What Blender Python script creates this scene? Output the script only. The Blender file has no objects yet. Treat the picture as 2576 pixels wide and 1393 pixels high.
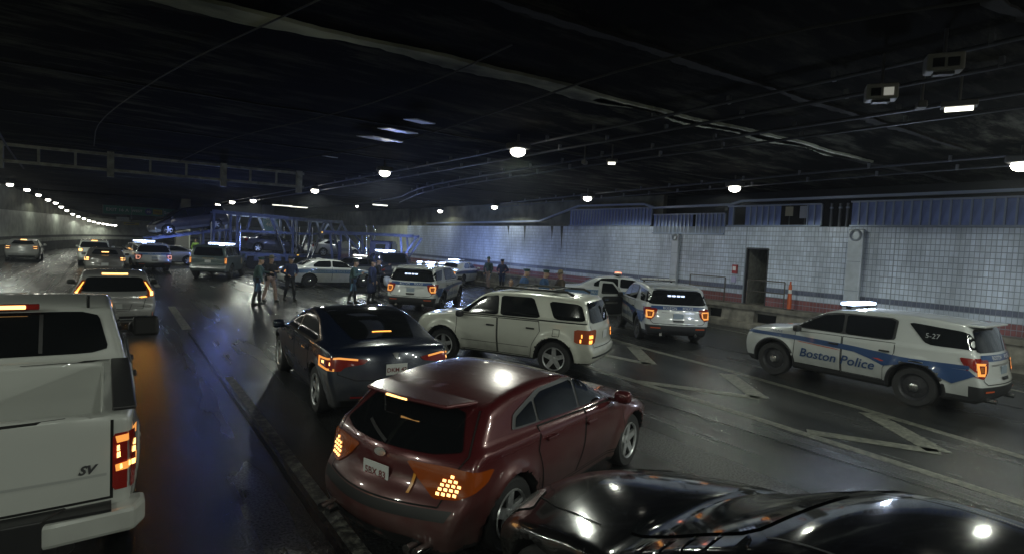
import bpy, bmesh, math, random
import numpy as np
from mathutils import Vector, Matrix
from mathutils.bvhtree import BVHTree
random.seed(7); np.random.seed(7)
sc = bpy.context.scene
COL = sc.collection
PI = math.pi
rad = math.radians

# ---------------------------------------------------------------- camera
CAM_H = 2.74
R3 = Matrix(((0.8174940, -0.0082078, -0.5758786),
             (-0.5737750, 0.0749526, -0.8155761),
             (0.0498577, 0.9971532, 0.0565639)))
cd = bpy.data.cameras.new("camera"); cam = bpy.data.objects.new("camera", cd); COL.objects.link(cam)
cam.matrix_world = Matrix.Translation((0, 0, CAM_H)) @ R3.to_4x4()
cd.sensor_width = 36; cd.lens = 36 * 1420 / 2576; cd.clip_start = 0.05; cd.clip_end = 600
sc.camera = cam
# ---------------------------------------------------------------- world and view
world = bpy.data.worlds.new("World"); sc.world = world; world.use_nodes = True
world.node_tree.nodes["Background"].inputs[0].default_value = (0.02, 0.025, 0.04, 1)
world.node_tree.nodes["Background"].inputs[1].default_value = 0.2
sc.view_settings.view_transform = 'Standard'; sc.view_settings.look = 'None'
sc.view_settings.exposure = 0; sc.view_settings.gamma = 1
LAMP_W = 330.0        # watts of one ceiling lamp
BAR_W = 95.0         # watts of one police light bar
sc.cycles.max_bounces = 5; sc.cycles.diffuse_bounces = 3; sc.cycles.glossy_bounces = 3
sc.cycles.sample_clamp_indirect = 3.0; sc.cycles.use_denoising = True
sc.cycles.caustics_reflective = False; sc.cycles.caustics_refractive = False

# ---------------------------------------------------------------- materials
MATS = {}
def mat(name, col, rough=.5, metal=0., coat=0., emit=0., ecol=None, noise=0., nscale=8., bump=0., bscale=60., rnoise=0., stretch=None):
    if name in MATS: return MATS[name]
    m = bpy.data.materials.new(name); m.use_nodes = True; nt = m.node_tree; N = nt.nodes; L = nt.links
    b = N["Principled BSDF"]; c = (*col, 1)
    b.inputs["Base Color"].default_value = c; b.inputs["Roughness"].default_value = rough
    b.inputs["Metallic"].default_value = metal; b.inputs["Coat Weight"].default_value = coat
    b.inputs["Coat Roughness"].default_value = .06
    if emit: b.inputs["Emission Color"].default_value = (*(ecol or col), 1); b.inputs["Emission Strength"].default_value = emit
    if noise or bump or rnoise:
        tc = N.new("ShaderNodeTexCoord"); mp = N.new("ShaderNodeMapping"); L.new(tc.outputs["Object"], mp.inputs[0])
        if stretch: mp.inputs["Scale"].default_value = stretch
        nz = N.new("ShaderNodeTexNoise"); nz.inputs["Scale"].default_value = nscale; nz.inputs["Detail"].default_value = 6
        L.new(mp.outputs[0], nz.inputs[0])
        if noise:
            mx = N.new("ShaderNodeMix"); mx.data_type = 'RGBA'; mx.blend_type = 'MULTIPLY'; mx.inputs[0].default_value = 1
            rp = N.new("ShaderNodeMapRange"); rp.inputs["From Min"].default_value = .3; rp.inputs["From Max"].default_value = .7
            rp.inputs["To Min"].default_value = 1 - noise; rp.inputs["To Max"].default_value = 1 + noise
            L.new(nz.outputs[0], rp.inputs[0]); mx.inputs[6].default_value = c; L.new(rp.outputs[0], mx.inputs[7])
            L.new(mx.outputs[2], b.inputs["Base Color"])
        if rnoise:
            r2 = N.new("ShaderNodeMapRange"); r2.inputs["To Min"].default_value = rough - rnoise; r2.inputs["To Max"].default_value = rough + rnoise
            r2.inputs["From Min"].default_value = .3; r2.inputs["From Max"].default_value = .7
            L.new(nz.outputs[0], r2.inputs[0]); L.new(r2.outputs[0], b.inputs["Roughness"])
        if bump:
            n2 = N.new("ShaderNodeTexNoise"); n2.inputs["Scale"].default_value = bscale; n2.inputs["Detail"].default_value = 4
            L.new(mp.outputs[0], n2.inputs[0]); bp = N.new("ShaderNodeBump"); bp.inputs["Strength"].default_value = bump
            bp.inputs["Distance"].default_value = .02; L.new(n2.outputs[0], bp.inputs["Height"]); L.new(bp.outputs[0], b.inputs["Normal"])
    MATS[name] = m; return m

def paint(name, col, metal=.0, clad=None, rough=.28, coat=1.0, zc=.4, zr=.55, xr=-2.0):
    """car paint with road dirt near the sill; clad = colour of the plastic below zc (zr behind xr)"""
    if name in MATS: return MATS[name]
    m = mat(name, col, rough, metal, coat); nt = m.node_tree; N = nt.nodes; L = nt.links; b = N["Principled BSDF"]
    tc = N.new("ShaderNodeTexCoord"); sp = N.new("ShaderNodeSeparateXYZ"); L.new(tc.outputs["Object"], sp.inputs[0])
    nz = N.new("ShaderNodeTexNoise"); nz.inputs["Scale"].default_value = 5; nz.inputs["Detail"].default_value = 8; L.new(tc.outputs["Object"], nz.inputs[0])
    mr = N.new("ShaderNodeMapRange"); mr.inputs["From Min"].default_value = .95; mr.inputs["From Max"].default_value = .3
    mr.inputs["To Min"].default_value = 0; mr.inputs["To Max"].default_value = .75; L.new(sp.outputs[2], mr.inputs[0])
    mu = N.new("ShaderNodeMath"); mu.operation = 'MULTIPLY'; L.new(mr.outputs[0], mu.inputs[0]); L.new(nz.outputs[0], mu.inputs[1])
    mx = N.new("ShaderNodeMix"); mx.data_type = 'RGBA'; mx.inputs[6].default_value = (*col, 1); mx.inputs[7].default_value = (.12, .115, .1, 1)
    L.new(mu.outputs[0], mx.inputs[0]); out = mx.outputs[2]
    ra = N.new("ShaderNodeMath"); ra.operation = 'MULTIPLY_ADD'; ra.inputs[1].default_value = .6; ra.inputs[2].default_value = rough
    L.new(mu.outputs[0], ra.inputs[0]); rout = ra.outputs[0]
    if clad:
        lt = N.new("ShaderNodeMath"); lt.operation = 'LESS_THAN'; lt.inputs[1].default_value = xr; L.new(sp.outputs[0], lt.inputs[0])
        th = N.new("ShaderNodeMath"); th.operation = 'MULTIPLY_ADD'; th.inputs[1].default_value = zr - zc; th.inputs[2].default_value = zc; L.new(lt.outputs[0], th.inputs[0])
        l2 = N.new("ShaderNodeMath"); l2.operation = 'LESS_THAN'; L.new(sp.outputs[2], l2.inputs[0]); L.new(th.outputs[0], l2.inputs[1])
        m2 = N.new("ShaderNodeMix"); m2.data_type = 'RGBA'; L.new(l2.outputs[0], m2.inputs[0]); L.new(out, m2.inputs[6]); m2.inputs[7].default_value = (*clad, 1); out = m2.outputs[2]
        m3 = N.new("ShaderNodeMix"); m3.data_type = 'FLOAT'; L.new(l2.outputs[0], m3.inputs[0]); L.new(rout, m3.inputs[2]); m3.inputs[3].default_value = .6; rout = m3.outputs[0]
        m4 = N.new("ShaderNodeMath"); m4.operation = 'SUBTRACT'; m4.inputs[0].default_value = 1; L.new(l2.outputs[0], m4.inputs[1]); L.new(m4.outputs[0], b.inputs["Coat Weight"])
    L.new(out, b.inputs["Base Color"]); L.new(rout, b.inputs["Roughness"])
    return m

GLASS = mat("window glass", (.006, .007, .008), .06, 0, .6)
TRIM = mat("black trim", (.012, .012, .013), .45)
GAP = mat("panel gap", (.004, .004, .004), .9)
WELL = mat("wheel well", (.008, .008, .008), .9)
RUBBER = mat("tyre rubber", (.018, .018, .019), .75, bump=.3, bscale=90)
CHROME = mat("chrome", (.6, .6, .6), .15, 1)
ALLOY = mat("alloy", (.60, .61, .62), .3, .7, noise=.2, nscale=20)
STEEL = mat("dark steel wheel", (.035, .035, .04), .5, .2)
REDLENS = mat("red lens", (.22, .012, .008), .15, 0, 1)
AMBERLENS = mat("amber lens", (.5, .13, .01), .15, 0, 1)
CLEARLENS = mat("clear lens", (.5, .5, .5), .1, 0, 1)
BRAKE = mat("lit brake lamp", (.9, .35, .08), .3, 0, 0, 2.3, (1, .40, .07))
BRAKEHOT = mat("hot brake lamp", (1, .7, .3), .3, 0, 0, 3.2, (1, .52, .16))
TAILGLOW = mat("lit tail lamp", (.8, .3, .06), .3, 0, 0, .8, (1, .38, .08))
PINKGLOW = mat("pinkish tail lamp", (.8, .3, .2), .3, 0, 0, .8, (1, .45, .32))
BLUELAMP = mat("police lamp", (.8, .9, 1), .3, 0, 0, 9, (.52, .68, 1))
WHITELAMP = mat("white lamp", (.9, .9, .85), .3, 0, 0, 3, (1, .98, .85))
REDLAMP = mat("red police lamp", (1, .3, .1), .3, 0, 0, 6, (1, .25, .1))
PLATE = mat("licence plate", (.55, .56, .55), .4)
INK = mat("plate ink", (.15, .03, .03), .5)
BLUE = mat("police blue", (.022, .06, .17), .3, 0, .8)
SBLUE = mat("state police blue", (.07, .16, .30), .35, 0, .6)
WHITEPRINT = mat("white print", (.6, .6, .6), .4)
REDPRINT = mat("red print", (.45, .05, .03), .4)

# ---------------------------------------------------------------- mesh helper
class MB:
    def __init__(s): s.v = []; s.f = []; s.m = []
    def add(s, vs, fs, mi=0):
        o = len(s.v); s.v += [tuple(v) for v in vs]; s.f += [tuple(i + o for i in f) for f in fs]; s.m += [mi] * len(fs); return s
    def box(s, c, d, rz=0, mi=0, R=None):
        x, y, z = d[0] / 2, d[1] / 2, d[2] / 2; vs = []
        M = R or Matrix.Rotation(rz, 3, 'Z')
        for i in (-1, 1):
            for j in (-1, 1):
                for k in (-1, 1): vs.append(Vector(c) + M @ Vector((i * x, j * y, k * z)))
        return s.add(vs, [(0, 1, 3, 2), (4, 6, 7, 5), (0, 4, 5, 1), (2, 3, 7, 6), (0, 2, 6, 4), (1, 5, 7, 3)], mi)
    def beam(s, p, q, w, h, mi=0):
        p, q = Vector(p), Vector(q); d = q - p; l = d.length; d.normalize()
        up = Vector((0, 0, 1)) if abs(d.z) < .95 else Vector((0, 1, 0))
        a = d.cross(up).normalized(); b = a.cross(d)
        return s.box((p + q) / 2, (l, w, h), R=Matrix((d, a, b)).transposed(), mi=mi)
    def tube(s, pts, r, n=8, mi=0, caps=True):
        pts = [Vector(p) for p in pts]; rs = r if isinstance(r, (list, tuple)) else [r] * len(pts); vs = []; fs = []
        for i, p in enumerate(pts):
            d = (pts[min(i + 1, len(pts) - 1)] - pts[max(i - 1, 0)]).normalized()
            up = Vector((0, 0, 1)) if abs(d.z) < .9 else Vector((1, 0, 0))
            a = d.cross(up).normalized(); b = d.cross(a)
            for k in range(n): t = 2 * PI * k / n; vs.append(p + (a * math.cos(t) + b * math.sin(t)) * rs[i])
        for i in range(len(pts) - 1):
            for k in range(n): k2 = (k + 1) % n; fs.append((i * n + k, i * n + k2, (i + 1) * n + k2, (i + 1) * n + k))
        if caps: fs.append(tuple(range(n))[::-1]); e = (len(pts) - 1) * n; fs.append(tuple(range(e, e + n)))
        return s.add(vs, fs, mi)
    def lathe(s, prof, n=24, mi=0, M=None, c=(0, 0, 0)):
        """prof: (r, h) about local Z"""
        vs = []; fs = []; M = M or Matrix.Identity(3)
        for r, h in prof:
            for k in range(n): t = 2 * PI * k / n; vs.append(Vector(c) + M @ Vector((r * math.cos(t), r * math.sin(t), h)))
        for i in range(len(prof) - 1):
            for k in range(n): k2 = (k + 1) % n; fs.append((i * n + k, i * n + k2, (i + 1) * n + k2, (i + 1) * n + k))
        return s.add(vs, fs, mi)
    def prism(s, poly, z0, z1, mi=0):
        n = len(poly); vs = [(x, y, z0) for x, y in poly] + [(x, y, z1) for x, y in poly]
        fs = [tuple(range(n))[::-1], tuple(range(n, 2 * n))] + [(i, (i + 1) % n, n + (i + 1) % n, n + i) for i in range(n)]
        return s.add(vs, fs, mi)
    def obj(s, name, mats, parent=None, smooth=None, bevel=0):
        me = bpy.data.meshes.new(name); me.from_pydata(s.v, [], s.f)
        ms = mats if isinstance(mats, (list, tuple)) else [mats]
        for m in ms: me.materials.append(m)
        if len(ms) > 1: me.polygons.foreach_set("material_index", s.m)
        if smooth:
            me.polygons.foreach_set("use_smooth", [True] * len(me.polygons)); me.update(); me.set_sharp_from_angle(angle=rad(smooth))
        me.update()
        o = bpy.data.objects.new(name, me); COL.objects.link(o)
        if parent: o.parent = parent
        if bevel:
            b = o.modifiers.new("bevel", 'BEVEL'); b.width = bevel; b.segments = 2; b.limit_method = 'ANGLE'
        return o
def tag(o, label=None, cat=None, group=None, kind=None):
    if label: o["label"] = label
    if cat: o["category"] = cat
    if group: o["group"] = group
    if kind: o["kind"] = kind
    return o
def empty(name, loc=(0, 0, 0), rz=0, label=None, cat=None, group=None):
    o = bpy.data.objects.new(name, None); COL.objects.link(o); o.location = loc; o.rotation_euler = (0, 0, rz)
    o.empty_display_size = .3
    return tag(o, label, cat, group)
def light(name, parent, loc, watts, col, radius=.05, kind='POINT', size=None, rot=None):
    l = bpy.data.lights.new(name, kind); l.energy = watts; l.color = col
    if kind == 'AREA': l.shape = 'DISK'; l.size = size or .3
    else: l.shadow_soft_size = radius
    if kind == 'SPOT': l.spot_size = rad(165); l.spot_blend = .12
    o = bpy.data.objects.new(name, l); COL.objects.link(o); o.parent = parent; o.location = loc
    if rot: o.rotation_euler = rot
    return o
def text_mesh(body, size=1.0, shear=0, bold=0, spacing=1.0, align='CENTER'):
    c = bpy.data.curves.new("t", 'FONT'); c.body = body; c.size = size; c.shear = shear; c.offset = bold; c.space_character = spacing
    c.align_x = align; c.align_y = 'CENTER'; c.resolution_u = 3
    o = bpy.data.objects.new("t", c); COL.objects.link(o)
    me = bpy.data.meshes.new_from_object(o.evaluated_get(bpy.context.evaluated_depsgraph_get()))
    vs = [tuple(v.co) for v in me.vertices]; fs = [tuple(p.vertices) for p in me.polygons]
    bpy.data.objects.remove(o); bpy.data.curves.remove(c); bpy.data.meshes.remove(me)
    return vs, fs

# ---------------------------------------------------------------- surface nets on a scalar field
def nets(f, lo, hi, h, newton=2):
    lo = np.array(lo, float); n = np.ceil((np.array(hi) - lo) / h).astype(int) + 1
    xs = [lo[i] + h * np.arange(n[i]) for i in range(3)]
    G = np.meshgrid(*xs, indexing='ij'); V = f(G[0], G[1], G[2]); s = V < 0
    c = tuple(n - 1); P = np.zeros(c + (3,)); K = np.zeros(c)
    sl = lambda o: tuple(slice(o[i], o[i] + n[i] - 1) for i in range(3))
    corners = [(i, j, k) for i in (0, 1) for j in (0, 1) for k in (0, 1)]
    for a in corners:
        for d in range(3):
            if a[d]: continue
            b = list(a); b[d] = 1
            va = V[sl(a)]; vb = V[sl(b)]; m = (va < 0) != (vb < 0)
            t = np.where(m, va / np.where(m, va - vb, 1), 0)
            for q in range(3): P[..., q] += np.where(m, a[q] + (t if q == d else 0), 0)
            K += m
    act = K > 0; idx = -np.ones(c, int); idx[act] = np.arange(act.sum())
    ii = np.argwhere(act); pos = lo + h * (ii + P[act] / K[act][:, None])
    faces = []
    for d in range(3):
        e1, e2 = [(1, 2), (2, 0), (0, 1)][d]
        S0 = s; sh = [slice(1, n[i] - 1) for i in range(3)]; sh[d] = slice(0, n[d] - 1); sh2 = list(sh); sh2[d] = slice(1, n[d])
        a = S0[tuple(sh)]; b = S0[tuple(sh2)]; m = a != b; w = np.argwhere(m)
        base = w.copy(); base[:, e1] += 1; base[:, e2] += 1
        def g(o1, o2):
            q = base.copy(); q[:, e1] += o1; q[:, e2] += o2; return idx[q[:, 0], q[:, 1], q[:, 2]]
        Q = np.stack([g(-1, -1), g(0, -1), g(0, 0), g(-1, 0)], 1); flip = ~a[m]; Q[flip] = Q[flip][:, ::-1]
        faces.append(Q)
    F = np.concatenate(faces)
    e = h * .25
    for _ in range(newton):
        v0 = f(*pos.T); gr = np.stack([(f(*(pos + np.eye(3)[k] * e).T) - v0) / e for k in range(3)], 1)
        st = -(v0 / np.maximum((gr ** 2).sum(1), .09))[:, None] * gr
        ln = np.linalg.norm(st, axis=1, keepdims=True); st *= np.minimum(1, .45 * h / np.maximum(ln, 1e-9)); pos = pos + st
    return pos, F
def smax(a, b, k): hh = np.clip(.5 + .5 * (a - b) / k, 0, 1); return b + (a - b) * hh + k * hh * (1 - hh)
def smin(a, b, k): return -smax(-a, -b, k)
def poly_sdf(poly, X, Z):
    P = np.array(poly); d = np.full(X.shape, 1e9); ins = np.zeros(X.shape, bool); n = len(P)
    for i in range(n):
        a = P[i]; b = P[(i + 1) % n]; e = b - a; wx = X - a[0]; wz = Z - a[1]
        t = np.clip((wx * e[0] + wz * e[1]) / (e @ e + 1e-12), 0, 1)
        d = np.minimum(d, (wx - e[0] * t) ** 2 + (wz - e[1] * t) ** 2)
        c = (a[1] > Z) != (b[1] > Z)
        ins ^= c & (X < (b[0] - a[0]) * (Z - a[1]) / ((b[1] - a[1]) if b[1] != a[1] else 1e-9) + a[0])
    return np.sqrt(d) * np.where(ins, -1, 1)
def chaikin(p, it=1, closed=False):
    for _ in range(it):
        q = []
        m = len(p) if closed else len(p) - 1
        if not closed: q.append(p[0])
        for i in range(m):
            a, b = p[i], p[(i + 1) % len(p)]
            q.append(tuple(.78 * a[k] + .22 * b[k] for k in range(len(a)))); q.append(tuple(.22 * a[k] + .78 * b[k] for k in range(len(a))))
        if not closed: q.append(p[-1])
        p = q
    return p
def rpoly(p, r=.22, it=2):
    for _ in range(it):
        q = []
        for i in range(len(p)):
            a, b = p[i], p[(i + 1) % len(p)]
            q.append(tuple((1 - r) * a[k] + r * b[k] for k in (0, 1))); q.append(tuple(r * a[k] + (1 - r) * b[k] for k in (0, 1)))
        p = q
    return p

# ---------------------------------------------------------------- cars
SPECS = {
 'explorer': dict(W=1.98, belt=1.14, tum=.24, wf=1.50, wr=-1.36, R=.385, arch=.46, crown=.05, rf=.30, rr=.16, flare=.035,
   prof=[(2.3, .3), (2.44, .42), (2.49, .7), (2.44, .95), (2.28, 1.08), (1.5, 1.19), (1.22, 1.22), (.42, 1.67), (.1, 1.74), (-.6, 1.775), (-1.4, 1.765), (-2.02, 1.71), (-2.16, 1.66), (-2.36, 1.20), (-2.42, 1.08), (-2.46, .8), (-2.52, .62), (-2.5, .42), (-2.38, .3)]),
 'escape': dict(W=1.80, belt=1.10, tum=.20, wf=1.33, wr=-1.31, R=.36, arch=.44, crown=.04, rf=.24, rr=.10, flare=.05,
   prof=[(2.05, .3), (2.18, .42), (2.24, .65), (2.2, .92), (2.02, 1.03), (1.25, 1.12), (1.05, 1.14), (.42, 1.60), (.15, 1.66), (-.6, 1.69), (-1.6, 1.665), (-1.9, 1.62), (-2.08, 1.12), (-2.12, 1.0), (-2.13, .72), (-2.22, .6), (-2.2, .42), (-2.08, .32)]),
 'fastback': dict(W=1.86, belt=.98, tum=.46, wf=1.42, wr=-1.455, R=.345, arch=.39, crown=.06, rf=.40, rr=.30, flare=.02,
   prof=[(2.1, .2), (2.26, .3), (2.33, .5), (2.26, .68), (2.05, .82), (1.4, .95), (1.0, 1.01), (.2, 1.36), (-.15, 1.43), (-.5, 1.44), (-.95, 1.39), (-1.75, 1.13), (-2.02, 1.08), (-2.2, 1.07), (-2.27, .98), (-2.33, .72), (-2.36, .5), (-2.3, .32), (-2.15, .2)]),
 'hatch': dict(W=1.80, belt=.95, tum=.40, wf=1.30, wr=-1.32, R=.335, arch=.385, crown=.06, rf=.38, rr=.34, flare=.05,
   prof=[(2.0, .2), (2.14, .32), (2.2, .52), (2.15, .70), (1.95, .82), (1.2, .95), (.9, .98), (.05, 1.36), (-.25, 1.42), (-.65, 1.435), (-1.2, 1.40), (-1.60, 1.33), (-1.66, 1.28), (-2.04, .99), (-2.10, .90), (-2.12, .74), (-2.26, .60), (-2.29, .42), (-2.16, .20)]),
 'hatch2': dict(W=1.80, belt=1.0, tum=.34, wf=1.30, wr=-1.32, R=.335, arch=.39, crown=.05, rf=.35, rr=.24, flare=.03,
   prof=[(2.0, .2), (2.14, .32), (2.2, .52), (2.15, .72), (1.95, .86), (1.2, 1.0), (.9, 1.04), (.15, 1.45), (-.2, 1.51), (-.7, 1.53), (-1.4, 1.50), (-1.74, 1.46), (-1.78, 1.42), (-2.06, 1.04), (-2.12, .95), (-2.13, .74), (-2.22, .62), (-2.22, .40), (-2.12, .24)]),
 'crown': dict(W=1.96, belt=1.0, tum=.36, wf=1.60, wr=-1.31, R=.35, arch=.41, crown=.05, rf=.30, rr=.22, flare=.02,
   prof=[(2.45, .24), (2.6, .34), (2.68, .55), (2.62, .76), (2.4, .86), (1.5, .97), (1.2, 1.0), (.45, 1.41), (.15, 1.46), (-.3, 1.48), (-.9, 1.44), (-1.2, 1.36), (-1.72, 1.08), (-2.0, 1.05), (-2.5, 1.03), (-2.6, .95), (-2.64, .7), (-2.7, .55), (-2.66, .34), (-2.5, .24)]),
 'sedan': dict(W=1.84, belt=.98, tum=.36, wf=1.42, wr=-1.36, R=.335, arch=.39, crown=.05, rf=.35, rr=.24, flare=.02,
   prof=[(2.15, .2), (2.3, .32), (2.37, .52), (2.3, .70), (2.1, .82), (1.3, .96), (1.0, 1.0), (.3, 1.38), (0, 1.45), (-.5, 1.46), (-.95, 1.41), (-1.65, 1.10), (-1.85, 1.07), (-2.2, 1.05), (-2.3, .96), (-2.33, .72), (-2.4, .55), (-2.36, .34), (-2.2, .22)]),
 'tahoe': dict(W=2.02, belt=1.22, tum=.20, wf=1.55, wr=-1.42, R=.40, arch=.48, crown=.04, rf=.22, rr=.10, flare=.02,
   prof=[(2.35, .38), (2.5, .5), (2.54, .8), (2.5, 1.05), (2.35, 1.15), (1.5, 1.22), (1.2, 1.25), (.6, 1.75), (.35, 1.84), (-.6, 1.90), (-1.9, 1.89), (-2.3, 1.83), (-2.46, 1.25), (-2.5, 1.15), (-2.51, .78), (-2.6, .66), (-2.58, .46), (-2.45, .38)]),
 'minivan': dict(W=1.96, belt=1.1, tum=.24, wf=1.5, wr=-1.5, R=.35, arch=.40, crown=.05, rf=.34, rr=.14, flare=.01,
   prof=[(2.3, .25), (2.46, .36), (2.52, .6), (2.44, .82), (2.2, .95), (1.7, 1.1), (1.45, 1.16), (.6, 1.62), (.3, 1.7), (-.5, 1.74), (-1.8, 1.71), (-2.2, 1.66), (-2.4, 1.12), (-2.46, 1.0), (-2.5, .7), (-2.54, .45), (-2.4, .28)]),
 'coupe': dict(W=1.84, belt=.96, tum=.40, wf=1.40, wr=-1.36, R=.34, arch=.39, crown=.07, rf=.45, rr=.3, flare=.02,
   prof=[(2.12, .2), (2.28, .32), (2.34, .5), (2.26, .68), (2.05, .80), (1.6, .90), (1.1, .98), (.85, 1.0), (.1, 1.34), (-.2, 1.40), (-.55, 1.41), (-.95, 1.36), (-1.65, 1.08), (-1.85, 1.05), (-2.2, 1.03), (-2.3, .94), (-2.33, .7), (-2.4, .5), (-2.3, .25)]),
 'pickup': dict(W=2.0, belt=1.30, tum=.24, wf=1.85, wr=-1.75, R=.41, arch=.50, crown=.04, rf=.22, rr=.05, flare=.03, bed=(-2.78, -.95, .74, .88),
   prof=[(2.6, .42), (2.78, .55), (2.82, .9), (2.74, 1.16), (2.55, 1.26), (1.8, 1.33), (1.55, 1.36), (.95, 1.82), (.7, 1.92), (.1, 1.97), (-.55, 1.95), (-.74, 1.90), (-.88, 1.42), (-.90, 1.39), (-2.84, 1.39), (-2.87, 1.35), (-2.88, .72), (-2.88, .6), (-2.75, .5)]),
}
BODY = {}
def body_data(kind, h):
    if (kind, h) in BODY: return BODY[(kind, h)]
    S = SPECS[kind]; W2 = S['W'] / 2; prof = chaikin(S['prof'], 2)
    xmax = max(p[0] for p in prof); xmin = min(p[0] for p in prof); zmax = max(p[1] for p in prof); zmin = min(p[1] for p in prof)
    gx = np.arange(xmin - .7, xmax + .9, .02); gz = np.arange(-.05, zmax + .5, .02)
    T = poly_sdf(prof, *np.meshgrid(gx, gz, indexing='ij'))
    def samp(x, z):
        u = np.clip((x - gx[0]) / .02, 0, len(gx) - 1.001); v = np.clip((z - gz[0]) / .02, 0, len(gz) - 1.001)
        i = u.astype(int); j = v.astype(int); u = u - i; v = v - j
        return (T[i, j] * (1 - u) + T[i + 1, j] * u) * (1 - v) + (T[i, j + 1] * (1 - u) + T[i + 1, j + 1] * u) * v
    bed = S.get('bed')
    def f(x, y, z):
        ay = np.abs(y)
        t = np.clip((x - .45 * xmax) / (.55 * xmax), 0, 1.2); tb = np.clip((x - .5 * xmin) / (.5 * xmin), 0, 1.2)
        w = W2 * (1 - .09 * t ** 2.2 - .07 * tb ** 2.4)
        zb = S['belt'] + .04 * np.clip(-x / 2.3, -1, 1)
        up = np.clip(z - zb, 0, 2)
        w = w - S['tum'] * up - .035 * np.clip(up / .06, 0, 1)
        lw = np.clip((zb - z) / (zb - .3), 0, 1.2); w = w - .075 * lw ** 2.6 - .02 * np.cos(np.clip(lw, 0, 1) * PI * 2) * .5
        for wx in (S['wf'], S['wr']):
            d = np.hypot(x - wx, z - S['R']); w = w + S['flare'] * np.exp(-(np.clip(d - S['arch'], -.03, 9) / .09) ** 2)
        q = (ay / W2) ** 2
        xf = x + S['rf'] * q * np.clip((x - .2 * xmax) / (.8 * xmax), 0, 1) - S['rr'] * q * np.clip((x - .55 * xmin) / (.45 * xmin), 0, 1)
        g = smax(samp(xf, z + S['crown'] * q), ay - w, .07)
        if bed: g = np.maximum(g, -np.maximum(np.maximum(bed[0] - x, x - bed[1]), np.maximum(ay - bed[2], bed[3] - z)))
        for wx in (S['wf'], S['wr']):
            d = np.hypot(x - wx, z - S['R']); cut = np.maximum(d - S['arch'], (W2 - .30) - ay); g = np.maximum(g, -cut)
        return g
    P, F = nets(f, (xmin - .08, -W2 - .12, zmin - .08), (xmax + .08, W2 + .12, zmax + .08), h)
    C = P[F].mean(1)
    mi = np.zeros(len(F), int)
    for wx in (S['wf'], S['wr']):
        d = np.hypot(C[:, 0] - wx, C[:, 2] - S['R']); nrm = np.cross(P[F[:, 1]] - P[F[:, 0]], P[F[:, 3]] - P[F[:, 0]]); nrm /= np.linalg.norm(nrm, axis=1, keepdims=True) + 1e-9
        mi[(d < S['arch'] + h * .55) & ((np.abs(nrm[:, 1]) < .72) | (np.abs(C[:, 1]) < W2 - .2))] = 1
    mi[C[:, 2] < zmin + .035] = 1
    me = bpy.data.meshes.new("body"); me.from_pydata(P.tolist(), [], F.tolist())
    me.polygons.foreach_set("material_index", mi); me.polygons.foreach_set("use_smooth", [True] * len(F)); me.update()
    me.set_sharp_from_angle(angle=rad(50))
    bvh = BVHTree.FromPolygons([Vector(p) for p in P], F.tolist())
    BODY[(kind, h)] = (me, bvh, mi); return BODY[(kind, h)]

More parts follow.
